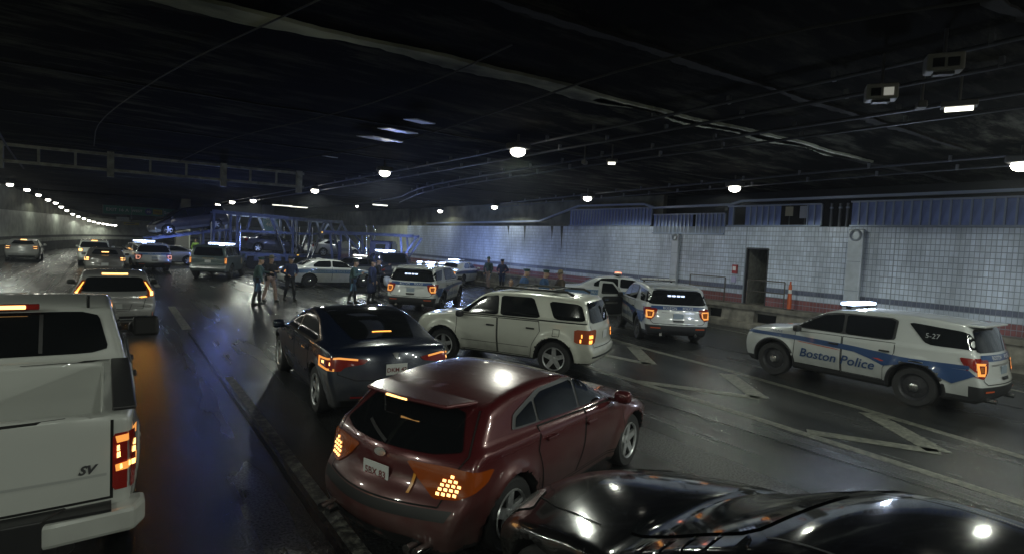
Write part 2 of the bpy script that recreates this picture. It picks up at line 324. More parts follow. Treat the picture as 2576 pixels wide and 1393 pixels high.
class Car:
    def __init__(s, kind, name, label, cat, loc, heading, pm, h=.05, group=None, scale=1.0, wheel='alloy', pitch=0, step=None):
        s.S = SPECS[kind]; s.kind = kind; s.pm = pm; s.h = h; s.step = step or max(.06, h * 1.5)
        s.root = empty(name, loc, 0, label, cat, group); s.root.rotation_euler = (0, pitch, heading); s.root.scale = (scale,) * 3
        me, s.bvh, s.mi = body_data(kind, h); me = me.copy(); me.materials.append(pm); me.materials.append(WELL)
        b = bpy.data.objects.new("body", me); COL.objects.link(b); b.parent = s.root; s.body = b
        s.wheels(wheel)
    def part(s, mb, name, m, parent=None, smooth=None, bevel=0): return mb.obj(name, m, parent or s.root, smooth, bevel)
    def _frame(s, view, side):
        # returns (origin far point, ray direction, u axis); v axis is Z except for the top view
        if view == 'top': return Vector((0, 0, 5)), Vector((0, 0, -1)), Vector((1, 0, 0)), Vector((0, side, 0))
        if view == 'front': d = Vector((-1, 0, 0)); return -d * 6, d, Vector((0, side, 0)), Vector((0, 0, 1))
        a = rad({'rear': 0, 'side': 90}.get(view, view)) if not isinstance(view, (int, float)) else rad(view)
        d = Vector((math.cos(a), -side * math.sin(a), 0)); u = Vector((math.sin(a), side * math.cos(a), 0)); o = -d * 6
        if isinstance(view, (int, float)):      # corner view: u = .8 at the rear corner
            xr = min(p[0] for p in s.S['prof']) + .18; o = o + u * (xr * math.sin(a) + (s.S['W'] / 2 - .08) * math.cos(a) - .80)
        return o, d, u, Vector((0, 0, 1))
    def patch(s, polys, view, name, m, off=.004, side=1, parent=None, step=None, ref=None, split=True):
        if not isinstance(polys[0][0], (tuple, list)): polys = [polys]
        O, d, u, v = s._frame(view, side); step = step or s.step; mb = MB(); outs = []
        c0 = ref or (0, 0)
        for poly in polys:
            bm = bmesh.new(); vs = [bm.verts.new((p[0], p[1], 0)) for p in poly]; bm.faces.new(vs)
            for ax in (0, 1):
                lo = min(p[ax] for p in poly); hi = max(p[ax] for p in poly); k = math.floor(lo / step) + 1
                while k * step < hi:
                    co = [0, 0, 0]; co[ax] = k * step; no = [0, 0, 0]; no[ax] = 1
                    bmesh.ops.bisect_plane(bm, geom=bm.verts[:] + bm.edges[:] + bm.faces[:], plane_co=co, plane_no=no, dist=1e-5); k += 1
            bm.verts.ensure_lookup_table(); bm.verts.index_update()
            P = []; bad = set()
            for i, q in enumerate(bm.verts):
                o = O + u * q.co.x + v * q.co.y; hit = s.bvh.ray_cast(o, d, 12)
                if hit[0] is None or s.mi[hit[2]] == 1: bad.add(i); P.append(Vector((0, 0, 0)))
                else: P.append(hit[0] - d * off * .3 + hit[1] * off * .85)
            F = []
            for fc in bm.faces:
                ids = [q.index for q in fc.verts]
                if any(i in bad for i in ids): continue
                n = (P[ids[1]] - P[ids[0]]).cross(P[ids[-1]] - P[ids[0]])
                if n.dot(d) > 0: ids = ids[::-1]
                dd = [P[i].dot(d) for i in ids]
                if max(dd) - min(dd) > max(.3, 2.6 * step): continue
                F.append(ids)
            bm.free()
            if not split: mb.add(P, F); continue
            # separate islands become separate parts, slivers are dropped
            par = list(range(len(P)))
            def find(i):
                while par[i] != i: par[i] = par[par[i]]; i = par[i]
                return i
            for fc in F:
                for i in fc[1:]: par[find(i)] = find(fc[0])
            groups = {}
            for fc in F: groups.setdefault(find(fc[0]), []).append(fc)
            for g in sorted(groups.values(), key=len, reverse=True):
                if len(g) < .06 * len(F): continue
                used = sorted({i for fc in g for i in fc}); re_ = {i: k for k, i in enumerate(used)}
                outs.append(MB().add([P[i] for i in used], [tuple(re_[i] for i in fc) for fc in g]))
        if not split: return mb.obj(name, m, parent or s.root, smooth=60)
        objs = [q.obj(name, m, parent or s.root, smooth=60) for q in outs]
        return objs[0] if objs else None
    def both(s, polys, view, name, m, off=.004, parent=None, step=None):
        return [s.patch(polys, view, name, m, off, sd, parent, step) for sd in (1, -1)]
    def text(s, body, view, side, c, size, m, shear=0, name='lettering', off=.01, bold=0, spacing=1, parent=None):
        vs, fs = text_mesh(body, size, shear, bold, spacing); O, d, u, v = s._frame(view, side)
        flip = -1 if (view == 'side' and side == 1) else 1
        if view == 'rear': flip = 1 if side == -1 else -1
        P = []
        for x, y, z in vs:
            o = O + u * (c[0] + flip * x) + v * (c[1] + y); hit = s.bvh.ray_cast(o, d, 12)
            P.append((hit[0] - d * off) if hit[0] else o + d * 5)
        return MB().add(P, fs).obj(name, m, parent or s.root)
    def seam(s, pts, view, side=1, w=.012, name='panel_gap', m=None, off=.005, parent=None, n=None):
        polys = []
        for a, b in zip(pts[:-1], pts[1:]):
            L = math.hypot(b[0] - a[0], b[1] - a[1]); px, py = -(b[1] - a[1]) / L * w / 2, (b[0] - a[0]) / L * w / 2
            polys.append([(a[0] + px, a[1] + py), (a[0] - px, a[1] - py), (b[0] - px, b[1] - py), (b[0] + px, b[1] + py)])
        return s.patch(polys, view, name, m or GAP, off, side, parent, split=False)
    def door(s, poly, view, name='door', side=1, handle=None, hm=None, gap=.016, mt=None):
        cx = sum(p[0] for p in poly) / len(poly); cz = sum(p[1] for p in poly) / len(poly)
        xs = [p[0] for p in poly]; zs = [p[1] for p in poly]; sx = 1 + 2 * gap / (max(xs) - min(xs)); sz = 1 + 2 * gap / (max(zs) - min(zs))
        big = [(cx + (p[0] - cx) * sx, cz + (p[1] - cz) * sz) for p in poly]
        o = s.patch(poly, view, name, mt or s.pm, .007, side)
        s.patch(big, view, 'door_seal', GAP, .003, side, o)
        if handle:
            O, d, u, v = s._frame(view, side); hit = s.bvh.ray_cast(O + u * handle[0] + v * handle[1], d, 12)
            if hit[0]:
                mb = MB(); p = hit[0] - d * .03; mb.box(p, (.19, .03, .035)); mb.box(hit[0] - d * .012 + u * .07, (.03, .03, .03)); mb.box(hit[0] - d * .012 - u * .07, (.03, .03, .03))
                mb.obj('door_handle', hm or s.pm, o, bevel=.008)
        return o
    def wheels(s, kind):
        S = s.S; R = S['R']; n = 32 if s.h < .045 else 20
        for wx in (S['wf'], S['wr']):
            for sd in (1, -1):
                M = Matrix(((1, 0, 0), (0, 0, sd), (0, 1, 0))); c = (wx, sd * (S['W'] / 2 - .13), R)
                Rr = R * .66
                mb = MB(); mb.lathe([(Rr, -.11), (R * .93, -.115), (R * .985, -.09), (R, -.05), (R, .05), (R * .985, .09), (R * .93, .115), (Rr + .01, .108), (Rr, .09), (Rr * .98, -.11)], n, 0, M, c)
                ty = mb.obj("wheel", RUBBER, s.root, smooth=50)
                rb = MB()
                if kind == 'steel':
                    rb.lathe([(Rr, .10), (Rr * .9, .07), (Rr * .85, .03), (Rr * .45, .05), (Rr * .38, .075), (.001, .08)], n, 0, M, c)
                    for k in range(8):
                        a = 2 * PI * k / 8; rb.box(Vector(c) + M @ Vector((Rr * .66 * math.cos(a), Rr * .66 * math.sin(a), .05)), (.035, .012, .035))
                    rm = rb.obj("rim", STEEL, ty, smooth=40)
                    MB().lathe([(Rr * .33, .08), (Rr * .31, .10), (Rr * .15, .112), (.001, .114)], 14, 0, M, c).obj("hub_cap", CHROME, ty, smooth=40)
                else:
                    rb.lathe([(Rr * 1.02, .108), (Rr * .95, .10), (Rr * .93, .02), (Rr * .5, .0), (.001, .0)], n, 1, M, c)
                    rb.lathe([(Rr * 1.03, .104), (Rr * 1.0, .118), (Rr * .93, .108), (Rr * .92, .09)], n, 0, M, c)
                    ns = 5 if kind == 'alloy' else 10
                    for k in range(ns):
                        a = 2 * PI * k / ns + .3; w0, w1 = (.05, .038) if ns == 5 else (.02, .03)
                        if kind == 'aero': w0, w1 = .035, .085
                        ca, sa = math.cos(a), math.sin(a); vs = []
                        for r_, w_, z_ in ((Rr * .1, w0, .085), (Rr * .96, w1, .10)):
                            for q, zz in ((-1, z_), (1, z_), (1, z_ - .035), (-1, z_ - .035)): vs.append(Vector(c) + M @ Vector((r_ * ca - q * w_ * sa, r_ * sa + q * w_ * ca, zz)))
                        rb.add(vs, [(0, 1, 5, 4), (1, 2, 6, 5), (2, 3, 7, 6), (3, 0, 4, 7)], 0)
                    rb.lathe([(Rr * .2, .07), (Rr * .18, .1), (.001, .104)], 14, 0, M, c)
                    rb.obj("rim", [ALLOY, WELL], ty, smooth=40)
    def mirrors(s, x, z, m=None):
        for sd in (1, -1):
            y = s.S['W'] / 2 * .985
            f = lambda X, Y, Z: smax(smax(np.abs(X - x) - .07 + .2 * np.abs(Y - sd * (y + .12)) ** 2, np.abs(Y - sd * (y + .12)) - .10, .06), np.abs(Z - z) - .075, .06)
            P, F = nets(f, (x - .12, sd * (y + .12) - .16, z - .12), (x + .12, sd * (y + .12) + .16, z + .12), .02, 1)
            mb = MB().add(P, F); mb.box((x, sd * (y + .0), z - .05), (.05, .12, .03)); mb.obj("side_mirror", m or s.pm, s.root, smooth=60)
    def plate(s, x=None, y=0, z=.8, txt=None, m=None):
        hit = s.bvh.ray_cast(Vector((-6, y, z)), Vector((1, 0, 0)), 12); p = hit[0]
        o = MB().box((p.x - .012, y, z), (.012, .31, .155)).obj("licence_plate", m or PLATE, s.root, bevel=.004)
        if txt:
            vs, fs = text_mesh(txt, .085, 0, .002); MB().add([(p.x - .0205, y - a, z + b - .01) for a, b, c in vs], fs).obj("plate_lettering", INK, o)
        return o
    def lightbar(s, x, z=None, w=1.2, lit=BLUELAMP, watts=0, col=(.45, .6, 1), nmod=5, on=None, yc=0, depth=.28):
        hit = s.bvh.ray_cast(Vector((x, 0, 5)), Vector((0, 0, -1)), 9); zt = hit[0].z
        b = MB(); b.box((x, yc, zt + .055), (depth, w, .035)); b.box((x, yc - w * .4, zt + .02), (.1, .05, .06)); b.box((x, yc + w * .4, zt + .02), (.1, .05, .06))
        root = b.obj("light_bar", TRIM, s.root, bevel=.008)
        for k in range(nmod):
            y = yc + (k - (nmod - 1) / 2) * (w / nmod); o_ = on is None or k in on
            MB().box((x, y, zt + .10), (depth * .9, w / nmod * .93, .06)).obj("lamp", lit if o_ else CLEARLENS, root, bevel=.012)
        if watts: light("light_bar_glow", s.root, (x, yc, zt + .24), watts, col, .12)
        return root

def ground_xy(px, py): return px, py

# ---- common trims --------------------------------------------------------
def suv_windows(c, front, rearq, mid=None, wind=None, back=None):
    for sd in (1, -1):
        for w in front:
            c.patch(rpoly(w, .12), 'side', 'side_window', GLASS, .010, sd)
        if rearq: c.patch(rpoly(rearq, .12), 'side', 'quarter_window', GLASS, .010, sd)
    if wind: c.patch(rpoly(wind, .1), 'front', 'windshield', GLASS, .006)
    if back: c.patch(rpoly(back, .12), 'rear', 'rear_window', GLASS, .009)

def explorer(label, loc, heading, agency, side_text, barlit, barwatts, barcol=(.45, .6, 1), h=.04, tail='amber', rearled=True, on=None, name='police_suv', plate=True, redbar=False, scale=1.0):
    white = paint("white police paint", (.50, .52, .52), 0, (.014, .014, .016), .3, 1, .40, .60, -2.2)
    c = Car('explorer', name, label, 'police car', loc, heading, white, h, 'white police utility vehicles in the tunnel', wheel='steel', scale=scale)
    for sd in (1, -1):
        c.door([(1.02, .42), (1.0, 1.12), (.52, 1.14), (.02, 1.15), (.02, .42)], 'side', 'door', sd, (.16, .98), TRIM)
        c.door([(-.02, .42), (-.02, 1.15), (-.98, 1.17), (-.98, .98), (-.80, .66), (-.80, .42)], 'side', 'door', sd, (-.82, 1.0), TRIM)
        c.patch(rpoly([(1.16, 1.20), (.46, 1.585), (.2, 1.64), (-.86, 1.665), (-.98, 1.62), (-.97, 1.21)], .09), 'side', 'window_surround', TRIM, .007, sd)
        c.patch(rpoly([(1.02, 1.225), (.44, 1.555), (.04, 1.62), (.03, 1.22)], .07), 'side', 'side_window', GLASS, .011, sd)
        c.patch(rpoly([(-.03, 1.22), (-.02, 1.62), (-.84, 1.64), (-.93, 1.60), (-.92, 1.235)], .07), 'side', 'side_window', GLASS, .011, sd)
        c.patch(rpoly([(-1.17, 1.60), (-1.24, 1.62), (-2.10, 1.56), (-2.30, 1.25), (-1.5, 1.24)], .1), 'side', 'quarter_window', GLASS, .009, sd)
        if agency == 'city':
            c.patch(rpoly([(2.18, 1.0), (2.2, .93), (1.0, .93), (0, .89), (-.75, .86), (-1.5, .84), (-2.2, .90), (-2.2, .97), (-1.2, .93), (-.2, 1.0), (1.0, 1.03)], .08, 1), 'side', 'side_stripe', BLUE, .014, sd)
            c.patch([(-.15, .91), (-.55, .80), (-.82, .70), (-1.36, .86), (-1.80, .66), (-1.96, .60), (-2.3, .80), (-2.2, .885), (-1.5, .865), (-.75, .885)], 'side', 'side_stripe', BLUE, .015, sd, step=.05)
            c.patch([(.9, .90), (.95, .915), (.1, .875), (0, .855)], 'side', 'red_stripe', REDPRINT, .017, sd)
            c.patch([(-.62, .825), (-.72, .835), (-.83, .80), (-.78, .785)], 'side', 'marker_light', REDPRINT, .017, sd)
        else:
            c.patch([(2.18, 1.0), (2.2, .78), (-2.2, .80), (-2.2, 1.0)], 'side', 'side_stripe', SBLUE, .013, sd)
        for wx in (1.50, -1.36):
            pts = []
            for k in range(25):
                a_ = rad(-16 + 212 * k / 24); hit = c.bvh.ray_cast(Vector((wx + .505 * math.cos(a_), sd * 5, .385 + .505 * math.sin(a_))), Vector((0, -sd, 0)), 6)[0]
                if hit: pts.append((wx + .485 * math.cos(a_), hit.y - sd * .012, .385 + .485 * math.sin(a_)))
            if len(pts) > 4: MB().tube(pts, .034, 8).obj('arch_moulding', TRIM, c.root, smooth=60)
        # lamps
        c.patch(rpoly([(-2.02, 1.10), (-2.46, 1.12), (-2.46, .86), (-2.30, .86)], .1, 1), 'side', 'tail_light', REDLENS, .012, sd)
        c.patch(rpoly([(2.1, 1.02), (2.44, .96), (2.46, .84), (2.3, .86)], .12, 1), 'side', 'headlight', CLEARLENS, .012, sd)
        tl = c.patch(rpoly([(.60, 1.08), (.96, 1.09), (.96, .78), (.80, .74), (.66, .86)], .12, 1), 'rear', 'tail_light', REDLENS, .012, sd)
        if tail:
            g = {'amber': TAILGLOW, 'pink': PINKGLOW}[tail]
            c.patch([[(.70, 1.02), (.93, 1.03), (.93, .99), (.74, .98)], [(.70, .98), (.74, .98), (.77, .82), (.73, .84)], [(.90, .99), (.93, .99), (.93, .80), (.88, .80)], [(.75, .84), (.90, .84), (.89, .80), (.77, .79)]], 'rear', 'tail_glow', g, .016, sd, tl, step=.1)
            if tail == 'amber': c.patch([(.78, .96), (.88, .96), (.87, .86), (.79, .86)], 'rear', 'lamp_core', AMBERLENS, .016, sd, tl)
        c.patch([(.52, .50), (.80, .50), (.80, .53), (.52, .53)], 'rear', 'reflector', mat("reflector", (.55, .08, .01), .3, emit=.08, ecol=(1, .2, .02)), .012, sd)
    c.patch(rpoly([(-.70, 1.61), (.70, 1.61), (.86, 1.20), (-.86, 1.20)], .07), 'rear', 'rear_window', GLASS, .012)
    c.patch([(-.78, 1.16), (.78, 1.16), (.82, 1.05), (-.82, 1.05)], 'rear', 'rear_stripe', BLUE if agency == 'city' else SBLUE, .011)
    c.text("BOSTON      POLICE" if agency == 'city' else "STATE   POLICE", 'rear', -1, (0, 1.105), .10, WHITEPRINT, 0, 'rear_lettering', .016)
    c.seam([(-.80, 1.04), (-.80, .70), (-.72, .64), (.72, .64), (.80, .70), (.80, 1.04)], 'rear', 1, .014, 'tailgate_gap', off=.008)
    c.patch([(-.5, .99), (.5, .99), (.48, .965), (-.48, .965)], 'rear', 'tailgate_trim', mat("grey trim", (.3, .3, .31), .3, .5), .012)
    c.patch([(-.17, .76), (.17, .76), (.15, .70), (-.15, .70)], 'rear', 'emblem', TRIM if side_text else white, .013)
    c.plate(z=.88, txt=None, m=mat("police plate", (.25, .30, .36), .4))
    c.patch([(-.66, 1.54), (.66, 1.54), (.74, 1.30), (-.74, 1.30)], 'front', 'windshield', GLASS, .008)
    c.patch(rpoly([(-.55, .95), (.55, .95), (.5, .62), (-.5, .62)], .1), 'front', 'grille', TRIM, .012)
    if side_text:
        for sd in (1, -1): c.text(side_text, 'side', sd, (.12 if agency == 'city' else .1, .66 if agency == 'city' else .9), .27 if agency == 'city' else .2, BLUE if agency == 'city' else WHITEPRINT, .25 if agency == 'city' else 0, 'side_lettering', .022, .004, 1.02)
    if agency == 'city' and scale >= 1.0 and h < .035:
        c.text("POLICE", 'side', 1, (1.45, 1.07), .09, BLUE, .2, 'hood_lettering', .02)
        c.text("5-27", 'side', 1, (-1.58, 1.41), .13, mat('grey print', (.35, .36, .37), .5), 0, 'window_number', .024)
    # spoiler, exhausts, mirrors
    MB().prism([(-2.30, -.66), (-2.05, -.72), (-2.05, .72), (-2.30, .66)], 1.655, 1.695).obj('spoiler', white, c.root, bevel=.012)
    for sd in (1, -1): MB().tube([(-2.3, sd * .52, .33), (-2.53, sd * .52, .33)], .045, 12).obj('exhaust', CHROME, c.root, smooth=40)
    c.mirrors(.92, 1.20, TRIM)
    if rearled:
        o = MB()
        for y in (-.20, -.07, .07, .20):
            hit = c.bvh.ray_cast(Vector((-6, y + .05, 1.46)), Vector((1, 0, 0)), 9)[0]; o.box((hit.x - .02, y + .05, 1.46), (.02, .10, .045))
        o.obj('window_strobe', mat("window strobe", (.7, .8, 1), .3, emit=1.6, ecol=(.6, .72, 1)), c.root)
    c.lightbar(.15, w=1.15, lit=REDLAMP if redbar else (BLUELAMP if barlit else CLEARLENS), watts=barwatts, col=barcol, nmod=6, on=on)
    return c

# ================================================================= SETTING
CEIL = 5.45
ASPH = bpy.data.materials.new("wet asphalt"); ASPH.use_nodes = True
def build_asphalt(m):
    nt = m.node_tree; N = nt.nodes; L = nt.links; b = N["Principled BSDF"]
    tc = N.new("ShaderNodeTexCoord")
    def noise(sc_, det=5, st=None, dist=0):
        mp = N.new("ShaderNodeMapping"); L.new(tc.outputs["Object"], mp.inputs[0])
        if st: mp.inputs["Scale"].default_value = st
        n = N.new("ShaderNodeTexNoise"); n.inputs["Scale"].default_value = sc_; n.inputs["Detail"].default_value = det; n.inputs["Distortion"].default_value = dist; L.new(mp.outputs[0], n.inputs[0]); return n.outputs[0]
    def rng(x, a, b_, c, d):
        r = N.new("ShaderNodeMapRange"); r.inputs["From Min"].default_value = a; r.inputs["From Max"].default_value = b_; r.inputs["To Min"].default_value = c; r.inputs["To Max"].default_value = d; L.new(x, r.inputs[0]); return r.outputs[0]
    big = noise(.35, 4, (1, .35, 1), .6); mid = noise(2.2, 6, (1, .5, 1)); fine = noise(40, 4); grit = noise(130, 2)
    wet = rng(big, .28, .66, 0, 1); track = noise(1.3, 4, (1, .02, 1), .3); cracks = noise(.9, 8, None, 1.2)
    cr = N.new("ShaderNodeMix"); cr.data_type = 'RGBA'; L.new(wet, cr.inputs[0]); cr.inputs[6].default_value = (.026, .027, .027, 1); cr.inputs[7].default_value = (.012, .013, .014, 1)
    mu = N.new("ShaderNodeMix"); mu.data_type = 'RGBA'; mu.blend_type = 'MULTIPLY'; mu.inputs[0].default_value = 1; L.new(cr.outputs[2], mu.inputs[6]); L.new(rng(fine, .32, .68, .15, 2.1), mu.inputs[7])
    m3 = N.new("ShaderNodeMix"); m3.data_type = 'RGBA'; m3.blend_type = 'MULTIPLY'; m3.inputs[0].default_value = 1; L.new(mu.outputs[2], m3.inputs[6]); L.new(rng(mid, .25, .75, .8, 1.2), m3.inputs[7])
    m4 = N.new("ShaderNodeMix"); m4.data_type = 'RGBA'; m4.blend_type = 'MULTIPLY'; m4.inputs[0].default_value = 1; L.new(m3.outputs[2], m4.inputs[6]); L.new(rng(track, .35, .65, .55, 1.6), m4.inputs[7])
    L.new(m4.outputs[2], b.inputs["Base Color"])
    r1 = rng(wet, 0, 1, .30, .17); ad = N.new("ShaderNodeMath"); ad.operation = 'MULTIPLY'; L.new(r1, ad.inputs[0]); L.new(rng(track, .35, .65, .78, 1.3), ad.inputs[1]); L.new(ad.outputs[0], b.inputs["Roughness"])
    L.new(rng(fine, .35, .65, .12, .85), b.inputs["Specular IOR Level"])
    sm = N.new("ShaderNodeMath"); sm.operation = 'ADD'; L.new(fine, sm.inputs[0]); L.new(grit, sm.inputs[1])
    bp = N.new("ShaderNodeBump"); bp.inputs["Distance"].default_value = .010; bp.inputs["Strength"].default_value = .35; L.new(sm.outputs[0], bp.inputs["Height"]); L.new(bp.outputs[0], b.inputs["Normal"])
build_asphalt(ASPH)
WORN = bpy.data.materials.new("worn road paint"); WORN.use_nodes = True
def build_worn(m, col, lo, hi):
    nt = m.node_tree; N = nt.nodes; L = nt.links; b = N["Principled BSDF"]; tc = N.new("ShaderNodeTexCoord")
    n = N.new("ShaderNodeTexNoise"); n.inputs["Scale"].default_value = 9; n.inputs["Detail"].default_value = 9; n.inputs["Roughness"].default_value = .75; L.new(tc.outputs["Object"], n.inputs[0])
    r = N.new("ShaderNodeMapRange"); r.inputs["From Min"].default_value = lo; r.inputs["From Max"].default_value = hi; L.new(n.outputs[0], r.inputs[0])
    mx = N.new("ShaderNodeMix"); mx.data_type = 'RGBA'; mx.inputs[6].default_value = (.028, .028, .027, 1); mx.inputs[7].default_value = (*col, 1); L.new(r.outputs[0], mx.inputs[0]); L.new(mx.outputs[2], b.inputs["Base Color"])
    b.inputs["Roughness"].default_value = .5
    n2 = N.new("ShaderNodeTexNoise"); n2.inputs["Scale"].default_value = 70; L.new(tc.outputs["Object"], n2.inputs[0]); bp = N.new("ShaderNodeBump"); bp.inputs["Distance"].default_value = .01; bp.inputs["Strength"].default_value = .4; L.new(n2.outputs[0], bp.inputs["Height"]); L.new(bp.outputs[0], b.inputs["Normal"])
build_worn(WORN, (.17, .175, .14), .38, .60)
WORN2 = bpy.data.materials.new("worn lane paint"); WORN2.use_nodes = True; build_worn(WORN2, (.26, .26, .23), .44, .56)

# right wall runs straight at X = 21, the left wall sweeps round to close the view
LW = [(-7.6, -80), (-7.6, 48), (-7.2, 58), (-6.2, 66), (-5.0, 76), (-3.4, 85), (0, 93), (6, 98), (14, 103), (24, 108), (36, 112)]
LWc = chaikin(LW, 2)
mb = MB(); n = 0
mb.prism([(-14, -80), (36, -80), (36, 118), (-14, 118)], -.3, 0); road = mb.obj("road", ASPH); tag(road, kind='structure')

CONC = mat("barrier concrete", (.17, .16, .135), .75, noise=.5, nscale=3, bump=.4, bscale=25)
CEILM = bpy.data.materials.new("sooty ceiling concrete"); CEILM.use_nodes = True
def build_ceil(m):
    nt = m.node_tree; N = nt.nodes; L = nt.links; b = N["Principled BSDF"]; tc = N.new("ShaderNodeTexCoord"); b.inputs["Roughness"].default_value = .95; b.inputs["Specular IOR Level"].default_value = .06
    mp = N.new("ShaderNodeMapping"); mp.inputs["Scale"].default_value = (.42, 1.5, 1); mp.inputs["Rotation"].default_value = (0, 0, rad(-3)); L.new(tc.outputs["Object"], mp.inputs[0])
    n1 = N.new("ShaderNodeTexNoise"); n1.inputs["Scale"].default_value = 1.1; n1.inputs["Detail"].default_value = 9; n1.inputs["Roughness"].default_value = .72; L.new(mp.outputs[0], n1.inputs[0])
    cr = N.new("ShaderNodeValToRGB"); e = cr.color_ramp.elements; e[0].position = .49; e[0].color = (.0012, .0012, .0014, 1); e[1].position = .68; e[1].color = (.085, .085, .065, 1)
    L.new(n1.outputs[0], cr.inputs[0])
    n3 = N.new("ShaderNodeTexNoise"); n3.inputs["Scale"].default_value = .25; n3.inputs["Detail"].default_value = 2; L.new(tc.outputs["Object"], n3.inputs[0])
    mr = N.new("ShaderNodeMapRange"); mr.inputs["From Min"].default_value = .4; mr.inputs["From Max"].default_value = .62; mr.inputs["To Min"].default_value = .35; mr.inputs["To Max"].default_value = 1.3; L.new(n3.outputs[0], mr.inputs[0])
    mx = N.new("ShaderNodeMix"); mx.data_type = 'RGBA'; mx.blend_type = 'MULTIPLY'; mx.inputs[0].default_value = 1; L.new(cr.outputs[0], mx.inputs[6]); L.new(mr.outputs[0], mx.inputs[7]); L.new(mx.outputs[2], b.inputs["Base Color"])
    bp = N.new("ShaderNodeBump"); bp.inputs["Distance"].default_value = .03; bp.inputs["Strength"].default_value = .15; L.new(n1.outputs[0], bp.inputs["Height"]); L.new(bp.outputs[0], b.inputs["Normal"])
build_ceil(CEILM)
# ceiling slab with transverse beams and form-board joints
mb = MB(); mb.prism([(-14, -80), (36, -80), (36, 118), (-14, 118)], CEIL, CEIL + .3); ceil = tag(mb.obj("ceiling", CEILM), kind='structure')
BEAMM = mat("leached concrete beam", (.36, .37, .27), .9, noise=.98, nscale=1.0, bump=.5, bscale=12, stretch=(.5, 1, 1))
BEAMD = mat("dark concrete beam", (.010, .010, .009), .9, noise=.8, nscale=1.5, bump=.5, bscale=12, stretch=(.4, 1, 1))
def rough_beam(x0, x1, y, wob, w, m, z=.05):
    """lime-stained joint band hanging under the ceiling, ragged edges"""
    k = int((x1 - x0) / .12); A = []; B = []
    for i in range(k + 1):
        x = x0 + (x1 - x0) * i / k; t = math.sin(x * .9) * wob + math.sin(x * 2.7 + 1) * wob * .4 - .05 * x; end = min(1, (x1 - x) / 2 + .1)
        lo = y + t * .5 - .05 * x * .5 - w * .3; A.append((x, lo + w * end * (.62 + .32 * math.sin(x * 1.7) * math.sin(x * .6)) + random.uniform(-.03, .03))); B.append((x, lo + random.uniform(-.015, .015) - .02))
    return MB().prism(A + B[::-1], CEIL - z, CEIL + .01).obj("ceiling_joint", m, ceil)
rough_beam(-9, 16.5, 7.9, .14, .58, BEAMM)
rough_beam(-9, 16, 5.6, .05, .2, BEAMD)
rough_beam(7, 22, 7.9, .14, .30, BEAMD)
for y, w_ in ((12.2, .10), (17.8, .14), (24.5, .2), (37, .2), (52, .25)): rough_beam(-9, 22, y + 1, .12, w_, BEAMD, .02)
rough_beam(-9, 22, 2.4, .08, .2, BEAMD, .03)

# ---- road markings
def flat(name, polys, m, z=.004, label=None):
    mb = MB()
    for p in polys:
        mb.prism(p, z - .004 + .0005, z)
    o = mb.obj(name, m, road); return o
def strip(a, b, w):
    a = Vector(a); b = Vector(b); d = (b - a).normalized(); p = Vector((-d.y, d.x)) * w / 2
    return [tuple(a + p), tuple(a - p), tuple(b - p), tuple(b + p)]
JOINT = mat("tar joint", (.008, .008, .009), .35)
for y0, y1 in [(17.6, 22.9), (30.5, 36), (44, 50)]: flat("lane_dash", [strip((1.64, y0), (1.64, y1), .22)], WORN2)
for y0, y1 in [(25.5, 29), (32, 38), (44, 50), (56, 62)]: flat("lane_dash", [strip((-2.2, y0), (-2.3, y1), .22)], WORN2)
flat("lane_joint", [strip((1.62, -5), (1.62, 17), .05)], JOINT, .005)
WORN3 = bpy.data.materials.new("nearly gone lane paint"); WORN3.use_nodes = True; build_worn(WORN3, (.20, .20, .17), .46, .62)
flat("worn_lane_line", [strip((1.78, -5), (1.78, 11.6), .14)], WORN3)
flat("lane_joint", [strip((-2.2, -5), (-2.2, 60), .04)], JOINT, .005)
for x in (8.0, 14.6): flat("lane_joint", [strip((x + .5, -5), (x - 1.0, 40), .03)], JOINT, .005)
G_UP = [(13.9, 20.0), (12.38, 11.13), (12.05, 7.72), (11.55, 4.8), (10.97, 2.25), (10.0, -2.0)]
G_LO = [(9.45, 15.0), (9.05, 9.42), (8.98, 5.32), (8.81, 1.77), (8.6, -3.0)]
for G in (G_UP, G_LO): flat("gore_line", [strip(a, b, .20) for a, b in zip(G[:-1], G[1:])], WORN)
def gnd(px, py, z=0):
    v = R3 @ Vector((px - 1288, -(py - 696.5), -1420)); t = (z - CAM_H) / v.z; return (v.x * t, v.y * t)
for tip, a, b in [((11.45, 3.52), None, None)]: pass
for A, T, B in [(gnd(1603, 959), gnd(1912, 1001), gnd(1828, 940)), (gnd(2030, 1085), gnd(2363, 1137), gnd(2185, 1038)), (gnd(1440, 876), gnd(1635, 916), gnd(1592, 872))]:
    flat("gore_chevron", [strip(A, T, .26), strip(T, B, .36)], WORN, .008)
flat("edge_line", [strip((20.0, 30), (18.6, 12), .14), strip((18.6, 12), (15.5, -3), .14)], WORN2)

# ---- right-hand tiled wall
XW = 21.0; WT = 3.95; ROW = .182; COLW = .125
TILE_W = mat("white glazed tile", (.50, .55, .64), .35)
TILE_B = mat("blue grey glazed tile", (.11, .125, .19), .3)
TILE_R = mat("maroon glazed tile", (.23, .085, .09), .3)
GROUT = mat("dark grout", (.24, .28, .34), .8)
wall = empty("tiled_wall", (XW, 10, .85), 0, "long white tiled wall with blue and maroon stripes beside the raised walkway", "wall")
def wp(o): o.matrix_parent_inverse = Matrix.Translation((-XW, -10, -.85)); return o
door = (12.35, 13.3, .85, 3.1)    # y0, y1, z0, z1
NROW = int(round((WT - .85) / ROW))
mb = MB()
for (y0, y1, z0, z1) in [(-6, door[0], .85, WT), (door[1], 46, .85, WT), (door[0], door[1], door[3], WT)]:
    mb.box((XW + .06, (y0 + y1) / 2, (z0 + z1) / 2), (.12, y1 - y0, z1 - z0))
wp(mb.obj("backing", GROUT, wall))
